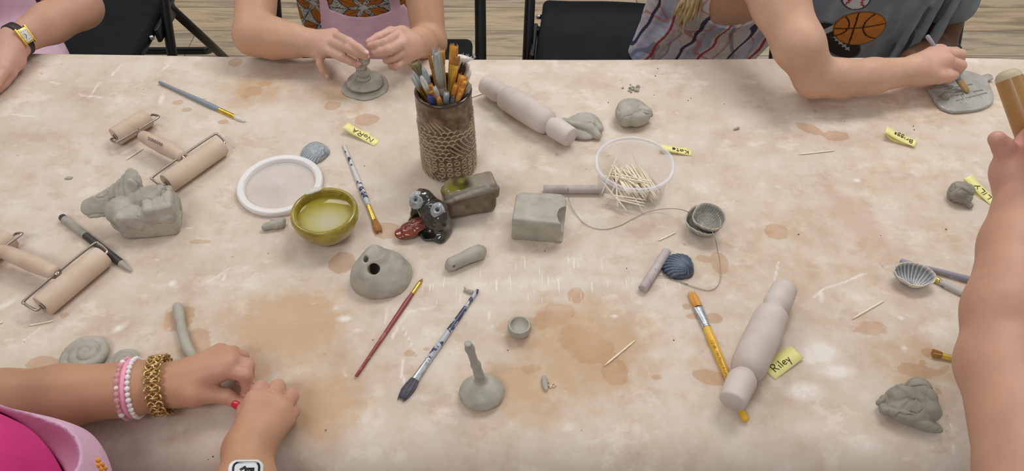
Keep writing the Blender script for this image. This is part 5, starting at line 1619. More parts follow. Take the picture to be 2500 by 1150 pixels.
def keep(S, fn):                          # intersect with a half-space style field over the whole grid
    X = (S.lo[0] + S.h * np.arange(S.n[0]))[:, None, None]; Y = (S.lo[1] + S.h * np.arange(S.n[1]))[None, :, None]; Z = (S.lo[2] + S.h * np.arange(S.n[2]))[None, None, :]
    S.F = np.maximum(S.F, fn(X, Y, Z).astype(np.float32)); return S

# ---- child in the middle, patterned top and pink apron
def person_patterned():
    xb = PY(866, 70, 1.27)[0]
    r = root('person', (xb, 1.38, 0), 'seated person in an orange and teal star-pattern top and pink apron, pinching the clay column', 'person')
    tp = [(xb, 1.40, .48), (xb, 1.365, .66), (xb, 1.345, .82), (xb, 1.345, .92)]; tr = [.122, .111, .116, .085]
    shR, shL = np.array([xb - .128, 1.335, .905]), np.array([xb + .128, 1.335, .905])
    elR, elL = W(620, 86, 46), PY(1048, 104, 1.175)
    wrR, wrL = W(757, 105, 46), W(1003, 112, 44)
    S = Solid((xb - .36, .95, .44), (xb + .30, 1.50, 1.0), .0024)
    torso(S, tp, tr)
    S.cone(shR, shL, .045, .045, .03); S.cone((xb, 1.35, .90), (xb, 1.34, .99), .036, .034, .02)
    S.chain([shR, (shR + elR) / 2 + np.array([-.005, 0, 0]), elR], [.043, .037, .0325], .012)
    S.chain([elR, W(668, 93, 46), W(715, 99, 47), wrR], [.0325, .0325, .0265, .0205], .012)
    S.chain([shL, (shL + elL) / 2, elL], [.043, .036, .030], .012)
    S.chain([elL, (elL + wrL) / 2, wrL], [.030, .027, .0205], .012)
    fR = [[W(815, 84, 66), W(852, 102, 82), W(876, 117, 80), W(893, 130, 75)], [W(806, 103, 62), W(850, 118, 76), W(874, 130, 72), W(892, 139, 66)],
          [W(795, 121, 54), W(835, 140, 62), W(857, 150, 57), W(873, 157, 52)], [W(781, 133, 42), W(781, 154, 35), W(787, 170, 25), W(796, 183, 15)]]
    tR = [W(788, 104, 34), W(812, 122, 30), W(842, 138, 36), W(864, 146, 42)]
    hand(S, wrR, fR, tR, .0070, .0105, .0175)
    fL = [[W(974, 84, 68), W(940, 104, 80), W(920, 109, 78), W(903, 112, 75)], [W(984, 106, 62), W(950, 122, 74), W(930, 127, 70), W(913, 130, 66)],
          [W(988, 126, 50), W(960, 140, 54), W(944, 146, 44), W(954, 150, 36)], [W(988, 143, 38), W(970, 160, 38), W(956, 161, 28), W(966, 166, 22)]]
    tL = [W(982, 84, 52), W(954, 78, 64), W(924, 92, 68), W(901, 104, 67)]
    hand(S, wrL, fL, tL, .0072, .0105, .0175)
    V, F = S.mesh()
    body = part('body', (V, F), MT['skin'], r, col=skin_col(V, C3(196, 153, 125), [(W(840, 125, 50), .085), (W(945, 125, 50), .075)], C3(206, 162, 148), C3(196, 184, 174), .28))
    for f, up in [(q, (0, -.25, 1)) for q in fR[:3]]: nail(f[3], f[2], up, .0058, MT['nail'], body)
    nail(fR[3][3], fR[3][2], (.2, -.8, .6), .0052, MT['nail'], body)
    # dress
    D = Solid((xb - .16, 1.22, .50), (xb + .16, 1.48, .96), .0017)
    torso(D, tp, tr, grow=.006)
    D.cone(shR, shL, .046, .046, .03)
    for s, e in ((shR, elR), (shL, elL)): D.cone(s, s + (e - s) * .22, .05, .046, .01)
    D.rough(.0022, 20, 4).rough(.0008, 60, 5)
    keep(D, lambda X, Y, Z: np.maximum(Z - .945, .52 - Z) + 0 * X)
    V, F = D.mesh()
    per = .096
    u, w = V[:, 0] - xb + .01, (V[:, 2] - PY(900, 22, 1.262)[2]) * 1.12
    best = np.full(len(V), 9.0); bu = np.zeros(len(V)); bw = np.zeros(len(V))
    for j in range(-5, 6):
        for i in range(-4, 5):
            cx, cy = (i + .5 * (j % 2)) * per + .034, j * per * .866
            d = np.hypot(u - cx, w - cy); m = d < best
            best = np.where(m, d, best); bu = np.where(m, u - cx, bu); bw = np.where(m, w - cy, bw)
    th = (np.degrees(np.arctan2(bw, bu)) + 360) % 60 - 30
    rr = best / (per * .5)
    pet = np.abs(th) / 25 + np.abs(rr - .58) / .50          # orange diamond petals
    col = np.tile(C3(206, 204, 198), (len(V), 1))
    hatch = (np.sin(rr * 55 + np.abs(np.abs(th) - 30) * .5) > .5) & (rr > .14)
    col[hatch] = C3(96, 114, 116)
    teal = (pet < 1.10) & (pet > .9); col[teal] = C3(46, 74, 82)
    col[pet <= .92] = C3(176, 108, 46)
    mid = (pet <= .92) & (np.abs(th) < 1.4); col[mid] = C3(120, 74, 36)
    spoke = (np.abs(np.abs(th) - 30) < 1.6) & (rr > .1); col[spoke] = C3(44, 70, 78)
    col[rr < .12] = C3(200, 200, 196)
    part('star_pattern_top', (V, F), MT['cloth'], r, col=col)
    # apron bib with two straps
    A = Solid((xb - .13, 1.20, .50), (xb + .14, 1.48, .97), .0019)
    torso(A, tp, tr, grow=.0112)
    A.rough(.0022, 20, 4).rough(.0008, 60, 5).rough(.0012, 34, 9)
    inner = Solid((xb - .13, 1.20, .50), (xb + .14, 1.48, .97), .0019); torso(inner, tp, tr, grow=.0072); inner.rough(.0022, 20, 4).rough(.0008, 60, 5)
    zl, zm, zr = PY(784, 17, 1.262)[2], PY(890, 43, 1.255)[2], PY(978, 36, 1.262)[2]
    xl, xr = PY(782, 40, 1.262)[0], PY(981, 40, 1.262)[0]
    def bib(X, Y, Z):
        t = (X - xl) / (xr - xl)
        top = zl + (zr - zl) * t - .016 * np.sin(np.clip(t, 0, 1) * np.pi)
        spread = np.clip((top - Z) * .35, 0, .03)
        b = np.maximum(np.maximum(xl - spread * .4 - X, X - xr - spread), Z - top)
        s1 = np.abs(X - (xl + .010) - .0 * Z) - .0085; s2 = np.abs(X - (xr - .014)) - .009
        return np.maximum(np.minimum(np.minimum(b, s1), s2) + 0 * Y, Y - 1.37)
    keep(A, bib); A.F = np.maximum(A.F, -inner.F)
    keep(A, lambda X, Y, Z: np.maximum(.54 - Z, Z - .955) + 0 * X)
    V, F = A.mesh()
    t = (V[:, 0] - xl) / (xr - xl); top = zl + (zr - zl) * t - .016 * np.sin(np.clip(t, 0, 1) * np.pi)
    seam = np.abs(V[:, 2] - top + .0045) < .0009
    lineb = np.abs(V[:, 2] - (top - .052)) < .001
    col = np.tile(C3(240, 202, 224), (len(V), 1)) * (1 + .10 * noise_p(V, 26, 2))[:, None]
    col[seam | lineb] = C3(240, 212, 228)
    part('apron', (V, F), MT['cloth'], r, col=col)
person_patterned()

# ---- child in plaid reaching over with a brush
def person_plaid():
    r = root('person', (.42, 1.5, 0), 'person in a sleeveless plaid dress reaching across with a brush, blonde hair hanging', 'person')
    tp = [(.435, 1.50, .48), (.425, 1.42, .62), (.395, 1.30, .78), (.36, 1.225, .88)]; tr = [.125, .112, .112, .088]
    sh, el, wr = PY(1858, -80, 1.12), W(1990, 186, 46), W(2236, 172, 44)
    sh2 = np.array([.24, 1.30, .88])
    S = Solid((.12, .84, .44), (.80, 1.62, 1.0), .0025)
    torso(S, tp, tr, n=(0, .83, .55), flat=.74)
    S.cone((.35, 1.215, .88), sh, .060, .047, .03); S.cone((.34, 1.23, .89), sh2, .06, .045, .03)
    S.chain([sh, PY(1905, 10, 1.05), PY(1950, 110, .985), el], [.046, .0415, .0365, .031], .014)
    S.ell(W(1982, 205, 42), (.019, .017, .018), None, .012)
    S.chain([el, W(2050, 192, 46), W(2130, 186, 46), wr], [.031, .0290, .0265, .0215], .012)
    fs = [[W(2308, 148, 56), W(2345, 160, 48), W(2336, 174, 34), W(2320, 182, 30)], [W(2304, 134, 52), W(2344, 134, 44), W(2340, 150, 26), W(2322, 160, 20)],
          [W(2296, 128, 44), W(2332, 128, 36), W(2328, 148, 20), W(2310, 156, 16)], [W(2280, 130, 36), W(2312, 130, 24), W(2310, 150, 12), W(2296, 158, 10)]]
    th = [W(2268, 180, 42), W(2294, 188, 42), W(2314, 186, 40), W(2328, 184, 36)]
    hand(S, wr, fs, th, .0090, .0130, .020, .0012)
    S.ell(W(2282, 160, 46), (.022, .019, .019), E(0, 0, 20), .010)
    V, F = S.mesh()
    part('body', (V, F), MT['skin'], r, col=skin_col(V, C3(200, 158, 133), [(W(2310, 160, 45), .07)], C3(210, 164, 146)))
    # dress
    D = Solid((.14, 1.10, .46), (.66, 1.66, .99), .0018)
    torso(D, tp, tr, n=(0, .83, .55), flat=.74, grow=.007)
    D.cone((.30, 1.24, .90), sh2, .062, .040, .03)
    D.cone((.32, 1.20, .90), (.365, 1.16, .93), .05, .035, .02)
    # loose folds on the side
    for i, (x, w) in enumerate(((.30, .012), (.335, .010), (.47, .010), (.52, .012))):
        D.cone((x, 1.43, .50), (x + .03, 1.28, .72), w * 1.3, w * .5, .012)
    D.cone((.30, 1.46, .50), (.30, 1.33, .76), .035, .02, .03)
    # armhole
    ah = PY(1812, 22, 1.17)
    vd = unit(ray(1812, 22))
    D.cone(ah - vd * .16, ah + vd * .06, .052, .058, .003, mode='sub')
    D.cone(sh + (0, -.08, 0), sh + (.0, .08, .03), .056, .056, .004, mode='sub')
    D.rough(.0022, 22, 7).rough(.0008, 70, 5)
    keep(D, lambda X, Y, Z: np.maximum(Z - .955, .50 - Z) + 0 * X)
    V, F = D.mesh()
    # plaid woven along and across the slanting torso
    ax = unit(np.array([.54, .84 * .743, .84 * .669])); ac = unit(np.array([.84, -.54 * .743, -.54 * .669]))
    q = V + .010 * np.stack([noise_p(V, 16, i) for i in range(3)], -1)
    a, b = q @ ax, q @ ac
    def band(x, per, off, w): return np.abs(((x + off) % per) - per / 2) < w / 2
    col = np.tile(C3(212, 206, 212), (len(V), 1))
    def lay(m, c, al):
        col[m] = col[m] * (1 - al) + c * al
    lay(band(b, .092, .020, .026), C3(158, 172, 214), .75); lay(band(a, .070, .01, .020), C3(196, 204, 226), .6)
    lay(band(b, .046, .004, .0016), C3(200, 150, 150), .7); lay(band(a, .023, .004, .0012), C3(206, 168, 168), .6); lay(band(b, .0115, .002, .0008), C3(190, 186, 196), .5)
    lay(band(a, .070, .03, .0055), C3(120, 124, 146), .75); lay(band(a, .070, .062, .0030), C3(190, 118, 122), .7)
    lay(band(b, .092, .0430, .0068), C3(52, 48, 88), .95); lay(band(b, .092, .0, .0050), C3(168, 52, 62), .95); lay(band(b, .092, .070, .0030), C3(150, 60, 70), .6)
    part('plaid_dress', (V, F), MT['cloth'], r, col=col)
    # hair: locks falling over her shoulder
    t = NT('blonde_hair'); v = t.coord('Object', (1, 1, .12)); f = t.noise(v, 320, 3)
    t.base(t.ramp(f, [(0.3, C(140, 118, 78)), (0.5, C(188, 166, 120)), (0.72, C(222, 206, 168))])); t.set(Roughness=.45); t.bump(f, .6, .0008); MT['hair'] = t.m
    geo = []
    for i in range(46):
        s = random.random()
        x0, x1 = 1665 + 50 * s, 1642 + 52 * s + random.uniform(-6, 6)
        yb = 70 - 34 * abs(s - .5) * 2 + random.uniform(-16, 8) + (26 if random.random() < .12 else 0)
        Y = 1.20 + random.uniform(-.012, .012)
        p = [PY(x0 + 30, -150, Y + .035), PY(x0 + 14, -70, Y + .012), PY(x0 + 2, -10, Y), PY((x0 + x1) / 2 + random.uniform(-5, 5), yb * .5, Y), PY(x1, yb, Y + random.uniform(-.004, .006))]
        geo.append(tube(smooth_path(p, 5), [.0032, .0036, .0034, .0026, .0004], 6))
    part('hair', join(geo), MT['hair'], r)
    # brush held in the hand
    brush(W(2262, 86, 66), W(2364, 226, 8), MT['p_lilac'], MT['p_grey'], hair_mat('bristle_tan', C(186, 152, 100), C(216, 186, 136)), 'grey paintbrush held in the fist over the wet slab', R=.0046, fr=.0046, ferr=.10, hairl=.20, wide=1.05, tipw=.7, flat=.8, up=(0, 1, 0), blunt=True)
person_plaid()

# ---- child in the grey shirt
def person_grey():
    xc = PY(2135, 70, 1.38)[0]
    r = root('person', (xc, 1.5, 0), 'person in a grey short-sleeved shirt with embroidered sports balls', 'person')
    tp = [(xc, 1.50, .46), (xc, 1.475, .62), (xc + .005, 1.455, .78), (xc + .005, 1.46, .90)]; tr = [.132, .128, .128, .09]
    sh, sh2 = np.array([xc + .135, 1.46, .875]), np.array([xc - .125, 1.46, .875])
    el, wr = PY(2292, 112, 1.44), PY(2226, 150, 1.30)
    S = Solid((xc - .22, 1.16, .42), (xc + .26, 1.62, .99), .0028)
    torso(S, tp, tr); S.cone(sh, sh2, .05, .05, .03); S.cone((xc, 1.46, .88), (xc, 1.45, .97), .04, .038, .02)
    S.chain([sh, (sh + el) / 2, el], [.045, .040, .034], .012); S.chain([el, (el + wr) / 2, wr], [.034, .031, .024], .012)
    fs = [[wr + np.array([dx, -.05, -.01 - .004 * i]), wr + np.array([dx - .004, -.075, -.02]), wr + np.array([dx - .004, -.09, -.035]), wr + np.array([dx, -.088, -.048])] for i, dx in enumerate((.022, .008, -.007, -.021))]
    hand(S, wr, fs, [wr + np.array([.03, -.02, 0]), wr + np.array([.034, -.04, -.01]), wr + np.array([.03, -.058, -.018]), wr + np.array([.026, -.07, -.026])], .0075, .011, .018)
    e2 = np.array([xc - .13, 1.52, .66]); w2 = np.array([xc - .03, 1.42, .56])
    S.chain([sh2, e2], [.045, .034], .012); S.chain([e2, w2], [.034, .024], .012)
    V, F = S.mesh()
    part('body', (V, F), MT['skin'], r, col=skin_col(V, C3(104, 70, 50)))
    D = Solid((xc - .24, 1.26, .44), (xc + .28, 1.64, .96), .0020)
    torso(D, tp, tr, grow=.009)
    D.cone(sh, sh2, .053, .053, .03)
    slv = sh + (el - sh) * .62
    D.cone(sh, slv, .056, .052, .014)
    D.cone(slv, slv + (el - sh) * .06, .0545, .0545, .002)
    D.cone(sh2, sh2 + (e2 - sh2) * .6, .056, .054, .014)
    D.cone(slv, slv + (el - sh) * .4, .0465, .0465, .001, mode='sub')
    for i, (dx, w) in enumerate(((.045, .008), (.078, .005), (.112, .010))): D.cone((xc + dx, 1.348 + .10 * dx, .52), (xc + dx + .055, 1.375 + .14 * dx, .84), w, w * .5, .03)
    D.rough(.0028, 18, 6).rough(.0008, 60, 2)
    V, F = D.mesh()
    w = (np.clip(noise_p(V * np.array([1, 1, .35]), 60, 4) + .2, 0, 1) * .5)[:, None]
    col = C3(122, 128, 136) * (1 - w) + C3(164, 169, 174) * w
    part('grey_shirt', (V, F), MT['cloth'], r, col=col)
    def patch(name, cpx, rx, rz, ang, colour_fn, grow=.012):
        c = PY(*cpx, 1.352)
        Q = Solid((c[0] - .11, 1.26, c[2] - .11), (c[0] + .11, 1.47, c[2] + .11), .0013)
        torso(Q, tp, tr, grow=grow); Q.rough(.0028, 18, 6)
        ca, sa = math.cos(ang), math.sin(ang)
        def el_(X, Z): return (X - c[0]) * ca + (Z - c[2]) * sa, -(X - c[0]) * sa + (Z - c[2]) * ca
        def fld(X, Y, Z):
            u, v_ = el_(X, Z); d = np.sqrt((u / rx) ** 2 + (v_ / rz) ** 2)
            return np.maximum((d - 1) * min(rx, rz) + 0 * Y, Y - 1.41)
        keep(Q, fld)
        V, F = Q.mesh(); u, v_ = el_(V[:, 0], V[:, 2])
        return part(name, (V, F), MT['cloth'], r, col=colour_fn(u / rx, v_ / rz, V))
    def basketball(u, v, V):
        col = np.tile(C3(190, 122, 56), (len(u), 1)) * (1 + .12 * noise_p(V, 140, 3))[:, None]
        ln = (np.abs(v - .10 - .05 * u) < .035) | (np.abs(u + .25 - .12 * v) < .035) | (np.abs(np.hypot(u - .95, v - .1) - .85) < .035) | (np.abs(np.hypot(u + 1.15, v - .3) - .72) < .035)
        col[ln] = C3(70, 40, 24); col[np.hypot(u, v) > .95] = C3(128, 76, 34); return col
    def baseball(u, v, V):
        col = np.tile(C3(206, 206, 208), (len(u), 1))
        d1 = np.hypot(u + 1.15, v + .2); d2 = np.hypot(u - 1.15, v + .0)
        st = (np.abs(d1 - .72) < .05) | (np.abs(d2 - .72) < .05); tick = ((np.abs(d1 - .72) < .14) | (np.abs(d2 - .72) < .14)) & (np.sin(v * 26) > .4)
        col[st | tick] = C3(176, 50, 60); e = np.hypot(u, v); col[(e > .88)] = C3(72, 78, 88); return col
    def football(u, v, V):
        col = np.tile(C3(52, 44, 42), (len(u), 1)) * (1 + .1 * noise_p(V, 120, 3))[:, None]
        lace = ((np.abs(v - .05) < .045) & (np.abs(u - .12) < .42)) | ((np.abs(v - .05) < .15) & (np.abs(u - .12) < .42) & (np.sin(u * 34) > .4))
        bandw = (np.abs(u + .62) < .09)
        col[lace | bandw] = C3(176, 176, 174); col[np.hypot(u, v) > .95] = C3(96, 100, 106); return col
    patch('basketball_patch', (2106, 82), .050, .041, .22, basketball)
    patch('baseball_patch', (2098, 12), .026, .024, 0, baseball, .0135)
    patch('football_patch', (2058, 122), .058, .030, -.62, football, .0115)
person_grey()

# ---- person with gold watch at the left
def person_watch():
    xa = PY(-140, 60, 1.36)[0]
    r = root('person', (xa, 1.5, 0), 'person in a pink apron whose forearm with a gold watch rests on the table', 'person')
    tp = [(xa, 1.50, .46), (xa, 1.46, .62), (xa + .01, 1.42, .78), (xa + .01, 1.41, .9)]; tr = [.12, .12, .12, .09]
    sh = np.array([xa + .20, 1.34, .89]); sh2 = np.array([xa - .13, 1.40, .89])
    el, wr = PY(196, 18, 1.215), W(42, 98, 34)
    S = Solid((xa - .26, .86, .42), (xa + .52, 1.62, .99), .0028)
    torso(S, tp, tr); S.cone(sh, sh2, .05, .05, .03)
    S.chain([sh, (sh + el) / 2, el], [.045, .041, .036], .012); S.chain([el, (el + wr) / 2, wr], [.0365, .0335, .0240], .012)
    fs = [[W(12, 168, 30), W(-12, 205, 26), W(-26, 232, 16), W(-34, 250, 8)], [W(-8, 160, 30), W(-40, 196, 24), W(-56, 218, 14), W(-66, 230, 8)],
          [W(-28, 150, 28), W(-62, 178, 20), W(-78, 198, 12), W(-86, 208, 8)], [W(-44, 136, 24), W(-74, 160, 14), W(-88, 172, 9), W(-96, 178, 8)]]
    hand(S, wr, fs, [W(36, 148, 22), W(24, 178, 17), W(8, 200, 12), W(-6, 218, 9)], .0082, .0120, .0210)
    e2 = np.array([xa - .22, 1.24, .72]); S.chain([sh2, e2], [.045, .036], .012); S.chain([e2, np.array([xa - .14, 1.12, .775])], [.036, .028], .012)
    V, F = S.mesh()
    part('body', (V, F), MT['skin'], r, col=skin_col(V, C3(192, 148, 124), [(W(10, 150, 30), .08)], C3(206, 160, 148)))
    D = Solid((xa - .17, 1.26, .5), (xa + .19, 1.6, .96), .0026)
    torso(D, tp, tr, grow=.006); D.cone(sh, sh2, .052, .052, .03); D.cone(sh, sh + (el - sh) * .18, .053, .050, .01)
    V, F = D.mesh()
    part('dark_red_top', (V, F), MT['cloth'], r, col=np.where((noise_p(V, 70, 3) > .1)[:, None], C3(110, 24, 44), C3(30, 20, 26)))
    A = Solid((xa - .18, 1.16, .46), (xa + .36, 1.58, .9), .0022)
    torso(A, tp, tr, grow=.016)
    A.cone((xa + .02, 1.46, .48), (xa + .19, 1.28, .57), .12, .065, .04)
    A.cone((xa - .05, 1.32, .64), (xa + .12, 1.31, .74), .03, .02, .02); A.cone((xa - .06, 1.33, .58), (xa + .10, 1.35, .68), .02, .010, .02)
    A.rough(.004, 16, 3)
    cz = PY(90, 2, 1.32)[2]
    keep(A, lambda X, Y, Z: np.maximum(np.maximum(Z - cz - .30 * np.abs(X - xa - .17) - .004, Y - 1.46) + 0 * X, X - xa - .32))
    V, F = A.mesh()
    part('apron', (V, F), MT['cloth'], r, col=np.tile(C3(226, 192, 212), (len(V), 1)) * (1 + .06 * noise_p(V, 24, 2))[:, None])
    # wrist watch
    wc = W(60, 84, 50); fa = unit(wr - el)                      # axis of the forearm
    ctr = el + fa * ((wc - el) @ fa); up = unit(wc - ctr); sd = np.cross(fa, up); ra = .0268
    ww = root('wrist_watch', ctr, 'small rectangular gold watch on a black strap around the wrist', 'watch')
    ring = [ctr + ra * (math.cos(a) * up + math.sin(a) * sd) for a in np.linspace(0, 2 * math.pi, 48, endpoint=False)]
    MT['strap'] = mottled('black_leather', [C(30, 24, 26), C(44, 36, 38)], 200, .5, 3, .3, 300)
    V, F = [], []
    for i, a in enumerate(np.linspace(0, 2 * math.pi, 48, endpoint=False)):
        rad = math.cos(a) * up + math.sin(a) * sd
        for h, rr in ((-.0075, ra), (-.0065, ra + .0018), (.0065, ra + .0018), (.0075, ra), (.0065, ra - .0006), (-.0065, ra - .0006)): V.append(ctr + rad * rr + fa * h)
    for i in range(48):
        for k in range(6): F.append((i * 6 + k, ((i + 1) % 48) * 6 + k, ((i + 1) % 48) * 6 + (k + 1) % 6, i * 6 + (k + 1) % 6))
    part('strap', (np.array(V), F), MT['strap'], ww)
    ta = math.radians(-4); cu = math.cos(ta) * up + math.sin(ta) * sd; cs = np.cross(fa, cu)
    R = np.stack([cs, fa, cu], 1); cc = ctr + cu * (ra + .0022)
    case = part('case', rbox(cc, (.0125, .0092, .0026), R, .002, 2), MT['gold'], ww)
    for s in (-1, 1): part('lug_bar', rbox(cc + fa * s * .0088, (.0150, .0016, .0028), R, .001, 2), MT['gold'], case)
    MT['dial'] = plain('dial', C(216, 214, 206), .4)
    dial = part('dial', rbox(cc + cu * .0027, (.0098, .0066, .0003), R, .001, 1), MT['dial'], ww)
    MT['blue_steel'] = plain('blue_steel', C(40, 44, 90), .3)
    for ang, ln in ((.5, .0042), (2.5, .0056)):
        d = cs * math.cos(ang) + fa * math.sin(ang)
        part('watch_hand', tube([cc + cu * .0034, cc + cu * .0034 + d * ln], .0004, 6), MT['blue_steel'], dial)
    for k in range(12):
        a = k * math.pi / 6; m = max(abs(math.cos(a)) / .0082, abs(math.sin(a)) / .0054)
        d = (cs * math.cos(a) + fa * math.sin(a))
        part('hour_mark', tube([cc + cu * .0031 + d * (.72 / m), cc + cu * .0031 + d * (.95 / m)], .00028, 5), MT['black_ink'], dial)
    part('crown', uvsphere(cc - fa * .0112, .0014, 8, 6), MT['gold'], case)
person_watch()

# ---- child at the near left with bracelets
def person_bracelets():
    r = root('person', (-.56, .22, 0), 'person in a bright pink top and pale pink apron, wearing bracelets and a white watch', 'person')
    wrL, wrR = W(436, 938, 34), W(606, 1098, 36)
    fore = [W(-190, 1015, 44), W(0, 985, 42), W(150, 968, 40), W(320, 948, 37), wrL]
    tp = [(-.57, .11, .50), (-.56, .165, .68), (-.538, .262, .85), (-.545, .265, .94)]; tr = [.13, .122, .120, .085]
    shL, shR = np.array([-.67, .27, .89]), np.array([-.42, .22, .885])
    elR = W(560, 1330, 40)
    S = Solid((-.84, .02, .44), (-.20, .64, .99), .0023)
    torso(S, tp, tr)
    S.cone(shL, shR, .046, .046, .03)
    S.chain([shL, fore[0]], [.044, .036], .014); S.chain(fore, [.036, .0345, .0325, .0285, .0235], .012)
    S.chain([shR, elR], [.044, .034], .014); S.chain([elR, W(600, 1200, 38), wrR], [.034, .030, .0240], .012)
    fL = [[W(546, 902, 52), W(597, 914, 45), W(607, 944, 28), W(600, 966, 15)], [W(560, 883, 52), W(603, 893, 42), W(604, 917, 24), W(587, 932, 11)],
          [W(556, 868, 46), W(590, 871, 34), W(592, 890, 18), W(576, 906, 9)], [W(538, 862, 36), W(570, 859, 24), W(575, 873, 13), W(560, 886, 8)]]
    tL = [W(476, 958, 34), W(514, 962, 31), W(553, 967, 26), W(580, 982, 20)]
    hand(S, wrL, fL, tL, .0080, .0115, .0195)
    fR = [[W(622, 975, 50), W(636, 948, 36), W(632, 958, 16), W(640, 976, 9)], [W(660, 974, 51), W(678, 946, 37), W(676, 958, 16), W(676, 978, 9)],
          [W(688, 994, 45), W(711, 968, 31), W(708, 978, 14), W(702, 996, 9)], [W(696, 1022, 36), W(716, 1004, 24), W(714, 1012, 11), W(704, 1026, 8)]]
    tR = [W(606, 1040, 30), W(600, 1012, 22), W(603, 992, 15), W(612, 978, 11)]
    hand(S, wrR, fR, tR, .0086, .0108, .0205, .0006)
    for p0, p1 in ((W(652, 940, 42), W(661, 962, 60)), (W(694, 957, 36), W(690, 975, 56)), (W(716, 986, 28), W(704, 998, 46))): S.cone(p0, p1, .0012, .0008, .0008, mode='sub')
    V, F = S.mesh()
    body = part('body', (V, F), MT['skin'], r, col=skin_col(V, C3(188, 142, 111), [(W(590, 930, 30), .055), (W(670, 970, 30), .05)], C3(200, 152, 134)))
    nail(tL[3], tL[2], (.1, -.75, .55), .0084, MT['nail_red'], body, 1.4)
    # bright pink sleeveless top
    D = Solid((-.76, .06, .48), (-.36, .46, 1.02), .0022)
    torso(D, tp, tr, grow=.007); D.cone((-.62, .26, .90), (-.46, .26, .90), .05, .05, .03)
    D.rough(.002, 20, 3)
    keep(D, lambda X, Y, Z: (Z - .985) + 0 * X + 0 * Y)
    V, F = D.mesh(); part('pink_top', (V, F), MT['cloth'], r, col=np.tile(C3(216, 62, 134), (len(V), 1)) * (1 + .05 * noise_p(V, 24, 2))[:, None])
    # pale pink apron standing away from the chest, its bib folded open
    lo, hi = (-.76, .08, .46), (-.30, .50, 1.0)
    A = Solid(lo, hi, .0022); torso(A, tp, tr, grow=.016); A.cone((-.47, .215, .70), (-.455, .30, .80), .085, .068, .03); A.rough(.003, 18, 5).rough(.0015, 45, 2)
    I = Solid(lo, hi, .0022); torso(I, tp, tr, grow=.009); I.rough(.002, 20, 3)
    A.F = np.maximum(A.F, -I.F)
    A.ell(P(-4, 1072, .89), (.064, .050, .075), None, .002, 'sub')
    keep(A, lambda X, Y, Z: np.maximum(Z - .96, .16 - Y) + 0 * X)
    V, F = A.mesh()
    col = np.tile(C3(220, 182, 206), (len(V), 1)) * (1 + .07 * noise_p(V, 22, 2))[:, None]
    ap = part('apron', (V, F), MT['cloth'], r, col=col)
    MT['orange_thread'] = plain('orange_thread', C(232, 160, 60), .7)
    part('embroidered_flower', join([uvsphere(A.hit(px, py), (.0034, .0024, .0028), 10, 6) for px, py in ((238, 1124), (247, 1134), (255, 1143), (244, 1146), (236, 1136))]), MT['orange_thread'], ap)
    # bracelets on the left wrist
    def circle(px, py, tilt, ra, n, lift=0.0):
        c0 = fore[2] + (wrL - fore[2]) * 0
        ax = unit(wrL - fore[2]); p = W(px, py, 37); c = fore[3] + ax * ((p - fore[3]) @ ax)
        ax2 = unit(ax + np.array([0, 0, 0]) + tilt * np.array([0, 1.0, 0]) * .3)
        u = unit(np.cross(ax2, [0, 0, 1.0])); v = np.cross(ax2, u)
        return c, ax2, [c + ra * (math.cos(a) * u + math.sin(a) * v) for a in np.linspace(0, 2 * math.pi, n, endpoint=False)]
    MT['pearl'] = plain('pearl', C(232, 228, 228), .22, coat=.5)
    MT['pink_bead'] = plastic('pink_glass_bead', C(244, 186, 206), .45, .1)
    MT['pink_cord'] = plain('pink_cord', C(240, 160, 188), .5)
    bead_mesh = {}
    def bead(parent, c, rad, mat):
        k = (mat, round(rad, 5))
        if k not in bead_mesh:
            V, F = uvsphere((0, 0, 0), rad, 10, 8); bead_mesh[k] = make_mesh('bead', V, F); bead_mesh[k].materials.append(MT[mat])
        o = bpy.data.objects.new('bead', bead_mesh[k]); COL.objects.link(o); o.parent = parent; o.location = Vector(c - org(parent))
    G = 'bracelets on the near left wrist'
    c, ax, pts = circle(336, 946, .0, .0312, 32)
    b = root('bracelet', c, 'white pearl bracelet of even round beads', 'bracelet', G)
    for i, p in enumerate(pts): bead(b, p, .0031 if i % 2 else .0029, 'pearl')
    part('elastic', tube(np.array(pts), .0006, 6, closed=True), MT['pearl'], b)
    c, ax, pts = circle(324, 948, -.05, .0302, 40)
    solo('bracelet', tube(np.array(pts), .0028, 10, closed=True), MT['pink_cord'], c, 'smooth pink cord bracelet between the beaded ones', 'bracelet', G)
    c, ax, pts = circle(312, 950, -.1, .0318, 30)
    b = root('bracelet', c, 'pink glass and pearl bead bracelet nearest the elbow', 'bracelet', G)
    for i, p in enumerate(pts): bead(b, p, (.0034, .0024, .0030)[i % 3], 'pearl' if i % 5 == 0 else 'pink_bead')
    part('elastic', tube(np.array(pts), .0006, 6, closed=True), MT['pink_cord'], b)
    c, ax, pts = circle(392, 940, .12, .0315, 22)
    b = root('bracelet', c, 'chunky gold chain-link bracelet nearest the hand', 'bracelet', G)
    MT['chain_gold'] = mottled('chain_gold', [C(150, 118, 62), C(226, 200, 140)], 300, .3, 2, metal=.85)
    for i, p in enumerate(pts):
        o_ = unit(p - c); tn = np.cross(ax, o_)
        for s in (-1, 1):
            q = p + ax * s * .0040
            ringp = [q + .0034 * (math.cos(a) * ax * 1.15 + math.sin(a) * tn * 1.1) + o_ * .0012 * math.cos(2 * a) for a in np.linspace(0, 2 * math.pi, 14, endpoint=False)]
            part('link', tube(np.array(ringp), .00115, 6, closed=True), MT['chain_gold'], b)
        part('link', tube([p - ax * .0062 - o_ * .002, p - ax * .003 + o_ * .0014, p + ax * .003 + o_ * .0014, p + ax * .0062 - o_ * .002], .0012, 6), MT['chain_gold'], b)
    # white sport watch on the other wrist
    ax = unit(wrR - W(600, 1200, 38)); c = W(594, 1204, 36)
    sw = root('sport_watch', c, 'white rounded-square digital watch on a white band, cut off by the lower border', 'watch')
